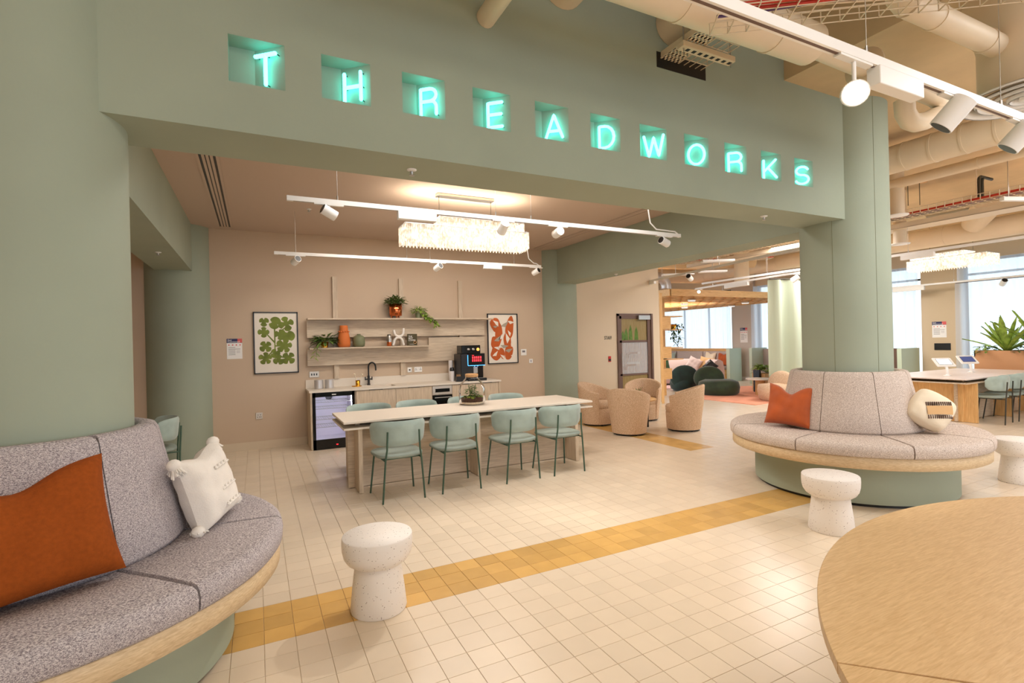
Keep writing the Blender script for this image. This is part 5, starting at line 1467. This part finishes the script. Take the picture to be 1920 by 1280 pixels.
# ------------------------------------------------------------------ lounge beyond
rg = tag(MB().prism([(9.95, 7.75), (13.6, 8.1), (13.9, 10.6), (12.2, 11.6), (9.9, 10.2)], .0, .012).build('coral_rug', coral_rug), 'coral rug under the green lounge seats', 'rug')
tag(MB().prism([(10.2, 11.75), (14.0, 11.75), (14.2, 13.2), (10.6, 13.2)], .0, .010).build('blush_rug', blush_rug), 'blush rug under the curved sofa', 'rug')
# dark green lounge chair seen from behind
g1 = thing('lounge_chair', 'deep teal velvet lounge chair with a round back, seen from behind', 'armchair', (11.25, 11.15, .012), math.radians(-42), 'green lounge seats')
MB().lathe([(.30, .0), (.38, .05), (.41, .20), (.38, .34), (.001, .38)], 32).build('seat', teal_velvet, g1)
b = MB(); b.ball((0, 0, 0), .38, 24, .98, 1.05, .36); b.xf(Matrix.Translation((0, -.26, .38)) @ Matrix.Rotation(.15, 4, 'X')).build('backrest', teal_velvet, g1)
g2 = thing('lounge_chair', 'forest green velvet low chair with a soft leaning back', 'armchair', (11.05, 9.72, .012), math.radians(-50), 'green lounge seats')
MB().lathe([(.38, .0), (.44, .05), (.46, .20), (.43, .34), (.30, .40), (.001, .40)], 32).xf(Matrix.Scale(1.15, 4, (1, 0, 0))).build('seat', forest_velvet, g2)
b = MB(); b.ball((0, 0, 0), .36, 24, .95, 1.1, .33); b.xf(Matrix.Translation((-.25, .20, .42)) @ Matrix.Rotation(-.3, 4, 'X')).build('backrest', forest_velvet, g2)
# curved blush sofa
sf = thing('curved_sofa', 'curved blush sofa facing the coffee tables in the lounge', 'sofa', (12.2, 13.0, .0), math.radians(-35))
def arcpad(r0, r1, z0, z1, a0, a1, n=24, rd=.06):
    m = MB(); rows = []
    prof = [(r0, z0), (r1, z0), (r1 + .01, (z0 + z1) / 2), (r1 - rd * .3, z1 - rd * .5), (r1 - rd, z1), (r0 + rd, z1), (r0 + rd * .3, z1 - rd * .5), (r0 - .01, (z0 + z1) / 2)]
    for i in range(n + 1):
        a = a0 + (a1 - a0) * i / n
        rows.append([(r * math.cos(a), r * math.sin(a), z) for r, z in prof])
    K = len(prof)
    m.add([p for r in rows for p in r], [(i * K + q_, (i + 1) * K + q_, (i + 1) * K + (q_ + 1) % K, i * K + (q_ + 1) % K) for i in range(n) for q_ in range(K)], True)
    m.add(rows[0], [tuple(range(K))]); m.add(rows[-1], [tuple(range(K - 1, -1, -1))])
    return m
arcpad(.75, 1.55, .06, .42, math.radians(20), math.radians(160)).xf(Matrix.Translation((0, -1.2, 0))).build('seat', pink_fabric, sf)
arcpad(1.35, 1.66, .06, .84, math.radians(2), math.radians(178), rd=.12).xf(Matrix.Translation((0, -1.2, 0))).build('backrest', pink_fabric, sf)
cushion('throw_cushion', 'cream cushion at the left end of the curved sofa', .5, .5, .16, cream_cotton, (11.35, 12.35, .43), math.radians(10), .3, .15, 0, 31, group='cushions in the lounge')
gc = cushion('throw_cushion', 'green cushion with an orange flower on the curved sofa', .5, .5, .16, leaf_dark, (11.85, 12.6, .43), math.radians(-10), .3, 0, 0, 32, group='cushions in the lounge')
MB().ball((-.08, -.13, .27), .07, 12, 1, 1, .3).build('flower_motif', terracotta, gc)
cushion('throw_cushion', 'small blush cushion leaning low on the curved sofa', .42, .42, .15, pink_fabric, (12.55, 12.0, .43), math.radians(-45), .35, .5, 0, 33, group='cushions in the lounge')
cushion('throw_cushion', 'tan cushion at the right end of the curved sofa', .46, .46, .15, tan_cotton, (12.85, 11.8, .43), math.radians(-60), .35, .2, 0, 34, group='cushions in the lounge')
cushion('throw_cushion', 'round black cushion hooked over the right arm of the sofa', .34, .34, .2, black, (12.45, 11.25, .43), math.radians(-50), .4, .78, 0, 35, group='cushions in the lounge')
# window booth
bo = thing('booth_bench', 'long upholstered booth bench under the lounge windows', 'bench', (0, 0, 0))
Bx(14.45, 15.1, 12.45, 17.8, .0, .40).build('bench_base', oak_warm, bo)
for k in range(4):
    y = 12.47 + k * 1.33
    Rx_(14.40, 15.0, y, y + 1.30, .40, .52, .03).build('seat_cushion', grey_fabric, bo)
    Rx_(14.86, 15.02, y, y + 1.30, .52, 1.03, .03).build('back_cushion', grey_fabric, bo)
Bx(15.03, 15.1, 12.45, 17.8, .40, 1.13).build('back_frame', oak_warm, bo)
Bx(14.55, 15.14, 12.30, 12.44, 0, 1.14).build('end_panel', sage_panel, bo)
cushion('throw_cushion', 'orange cushion at the near end of the booth bench', .46, .46, .15, rust_velvet, (14.75, 12.78, .53), -PI / 2, .2, 0, .05, 41, group='cushions on the booth')
cushion('throw_cushion', 'cream and green striped cushion beside the orange booth cushion', .46, .46, .15, cream_cotton, (14.72, 13.35, .53), -PI / 2, .2, .1, .05, 42, group='cushions on the booth')
cushion('throw_cushion', 'pale green cushion further along the booth bench', .46, .46, .15, sage_vel, (14.7, 15.3, .53), -PI / 2, .2, .1, .05, 43, group='cushions on the booth')
cushion('throw_cushion', 'second pale green cushion at the far part of the booth', .46, .46, .15, sage_vel, (14.7, 16.1, .53), -PI / 2, .2, -.1, .05, 44, group='cushions on the booth')
# second booth behind the green curtain
b2 = thing('booth_bench', 'short booth bench end showing beside the green curtain', 'bench', (0, 0, 0))
Bx(14.4, 15.1, 9.4, 11.3, .0, .45).build('seat', grey_fabric, b2)
Bx(14.95, 15.1, 9.4, 11.3, .45, 1.12).build('backrest', grey_fabric, b2)
Bx(14.4, 15.14, 11.3, 11.4, 0, 1.16).build('end_panel', sage_panel, b2)
b3 = thing('booth_divider', 'pale sage booth divider right of the round column', 'divider', (0, 0, 0))
Bx(14.3, 15.14, 6.95, 7.05, 0, 1.15).build('end_panel', sage_panel, b3)
Bx(14.5, 14.56, 7.05, 7.6, 0, 1.15).build('side_panel', brown_metal, b3)
# lounge tables
def ptable(x, y, z, r, label, topm=white_lam, base=pink_terrazzo):
    t = thing('pedestal_table', label, 'table', (x, y, .0), 0, 'pedestal tables in the lounge')
    MB().lathe([(.001, z - .03), (r - .01, z - .03), (r, z - .022), (r, z - .006), (r - .01, z), (.001, z)], 40).build('tabletop', topm, t)
    MB().lathe([(.13, .012), (.13, z - .03)], 28).build('pedestal', base, t)
ptable(11.75, 8.98, .44, .36, 'round white table with a brown pedestal beside the green curtain', quartz, oak_warm)
ptable(10.95, 12.0, .50, .40, 'white table with a pink terrazzo pedestal before the sofa')
cc = thing('lounge_chair', 'cream boucle chair partly hidden by the green curtain', 'armchair', (11.05, 8.02, .0), math.radians(90))
MB().lathe([(.30, .0), (.38, .06), (.42, .25), (.40, .38), (.001, .42)], 32).build('seat', boucle, cc)
b = MB(); b.ball((0, 0, 0), .38, 24, .9, 1.0, .4); b.xf(Matrix.Translation((0, -.22, .36))).build('backrest', boucle, cc)
po = thing('plant_box', 'small wooden plant box with a dark pot near the lounge pier', 'planter', (12.6, 9.5, 0))
Rx_(-.25, .25, -.2, .2, 0, .52, .01).build('wooden_box', oak_warm, po)
Rx_(-.34, -.26, -.1, .1, 0, .62, .01).build('dark_pot', black, po)
lowbush(12.6, 9.5, .53, .2, 120, 14, 'variegated plant in the wooden box near the lounge pier', leaf_light, .15, 'plants in the lounge')

# timber lattice canopy with posts, bookcase
lt = thing('lattice_canopy', 'timber lattice canopy with round lamps over the lounge', 'canopy', (0, 0, 0))
LX0, LX1, LY0, LY1, LZ = 9.3, 15.0, 9.6, 17.6, 2.62
for k in range(20):
    y = LY0 + (LY1 - LY0) * k / 19
    Bx(LX0, LX1, y - .012, y + .012, LZ, LZ + .14).build('slat', oak_warm, lt)
for k in range(15):
    x = LX0 + (LX1 - LX0) * k / 14
    Bx(x - .012, x + .012, LY0, LY1, LZ, LZ + .14).build('cross_slat', oak_warm, lt)
MB().box(LX0 - .03, LX0, LY0, LY1, LZ - .01, LZ + .16).box(LX0, LX1, LY0 - .03, LY0, LZ - .01, LZ + .16).build('fascia', oak_warm, lt)
for x in (9.9, 12.2, 14.2):
    MB().tube([(x, 10.5, LZ + .14), (x, 10.5, ZB)], .006, 6).build('suspension_wire', steel, lt)
for k, (x, y) in enumerate(((10.9, 10.6), (10.6, 12.6), (13.6, 10.9), (13.2, 12.8), (11.9, 11.8), (14.5, 12.0))):
    y = LY0 + (LY1 - LY0) * round((y - LY0) / (LY1 - LY0) * 19) / 19
    t = thing('round_lamp', ['round white lamp under the lattice, first from the bookcase', 'round lamp under the lattice over the blush rug', 'round lamp under the lattice near the greige pier', 'round lamp under the lattice over the sofa back', 'round lamp under the middle of the lattice', 'round lamp under the lattice by the booth'][k], 'lamp', (x, y, LZ - .05), 0, 'round lamps of the lattice canopy')
    MB().lathe([(.10, 0), (.11, .01), (.11, .045), (.09, .05)], 28).build('lamp_housing', white_metal, t)
    MB().lathe([(.001, -.002), (.098, -.002), (.098, .002)], 28).build('diffuser', lamp_soft, t)
bc = thing('room_divider', 'tall warm oak open divider at the wall end beside the staff door', 'shelving', (8.22, 9.15, 0))
for x, y in ((.34, .05), (.34, 1.3), (1.6, 1.3)):
    Bx(x, x + .08, y, y + .08, 0, 2.62).build('post', oak_warm_vert, bc)
for z, h in ((1.78, .31), (1.03, .30), (.50, .27)):
    Bx(.95, 1.33, .72, .98, z, z + h).build('cubby_panel', oak_warm, bc)
for z in (1.28, .98, 2.10, 1.75): Bx(.42, 1.8, .78, 1.1, z, z + .025).build('shelf', oak_warm, bc)
pp = thing('hanging_plant', 'dark trailing plant hanging from the oak divider', 'plant', (9.75, 10.0, 1.80))
r = random.Random(5); b = MB()
for i in range(110):
    s_ = r.uniform(0, 1)
    leaf_mb(b, (r.uniform(-.25, .3) * (1 - s_ * .6) + .1 * s_, r.uniform(-.1, .1), .12 - .55 * s_ ** 1.5), (r.uniform(-1, 1), r.uniform(-1, 1), r.uniform(-.8, .3)), .09, .04, .3)
tag(b.build('foliage', leaf_dark, pp), kind='stuff')
MB().lathe([(.06, -.03), (.09, .1), (.08, .1), (.05, 0)], 20).build('pot', brass, pp)
bk2 = thing('shelf_book', 'upright green book on the oak divider shelf', 'book', (9.42, 9.98, 1.005), .4)
Rx_(-.09, .09, -.015, .015, 0, .25, .003).build('cover', leaf_dark, bk2)
MB().ball((.0, -.015, .09), .03, 10, 1, 1, .2).build('cover_motif', amber_led if False else terracotta, bk2)

# lounge ceiling services
duct('pale duct with elbow over the lounge canopy', [(8.2, 11.8, 3.35), (10.5, 11.2, 3.35), (13.5, 10.6, 3.35)], .2, seams=5)
duct('silver flexible duct curling over the canopy edge', [(8.6, 9.9, 3.05), (9.3, 10.0, 3.12)] + arc((9.3, 10.0, 2.87), .25, PI / 2, -.2, X_, Z_, 8)[1:], .13, silver_flex, 'flexible_duct', 0)
duct('tan duct over the lounge entrance', [(8.4, 9.5, 3.45), (9.6, 9.3, 3.42), (11.1, 8.6, 3.42)], .17, concrete, seams=4)
duct('vertical cream drop duct before the canopy', [(10.6, 8.55, 2.78), (10.6, 8.55, 3.84)], .17, seams=2)
basket('cable_basket', 'wire basket with red cables above the lounge entrance', (8.25, 8.95, 3.28), (10.4, 7.6, 3.28), .3, [(-.1, .02, red_cable, 'red_cable'), (.05, .015, black, 'black_cable')], [.4, 1.8], 3.85, .08, .006)
track('track_light', 'track with a spotlight over the lounge entrance', (7.9, 8.9), (7.2, 4.6), 2.83, [(1.55, (-.7, -.3, .3), False, 1.15)], [(.1, .35, .06)], [.6, 2.4], ZB)
track('track_light', 'second lounge track carrying a small dazzling spotlight', (9.75, 9.2), (9.3, 5.9), 2.75, [(.1, (-.55, -.65, -.2), True, .8), (2.9, (.2, -.6, .4), False, 1.2)], [(1.0, 1.7, .08)], [.6, 2.2], ZB)
for k, (x, y) in enumerate(((8.62, 8.72), (9.05, 8.05), (7.9, 6.9))):
    t = thing('linear_light', 'short white panel fitting over the lounge entrance, %s' % ['by the wall end', 'in the middle', 'nearest the column'][k], 'light', (x, y, 2.98), math.radians(-30), 'white fittings over the lounge entrance')
    Rx_(-.3, .3, -.07, .07, 0, .04, .004).build('fitting_body', white_metal, t)
    MB().tube([(0, 0, .04), (0, 0, .86)], .005, 6).build('suspension_wire', steel, t)
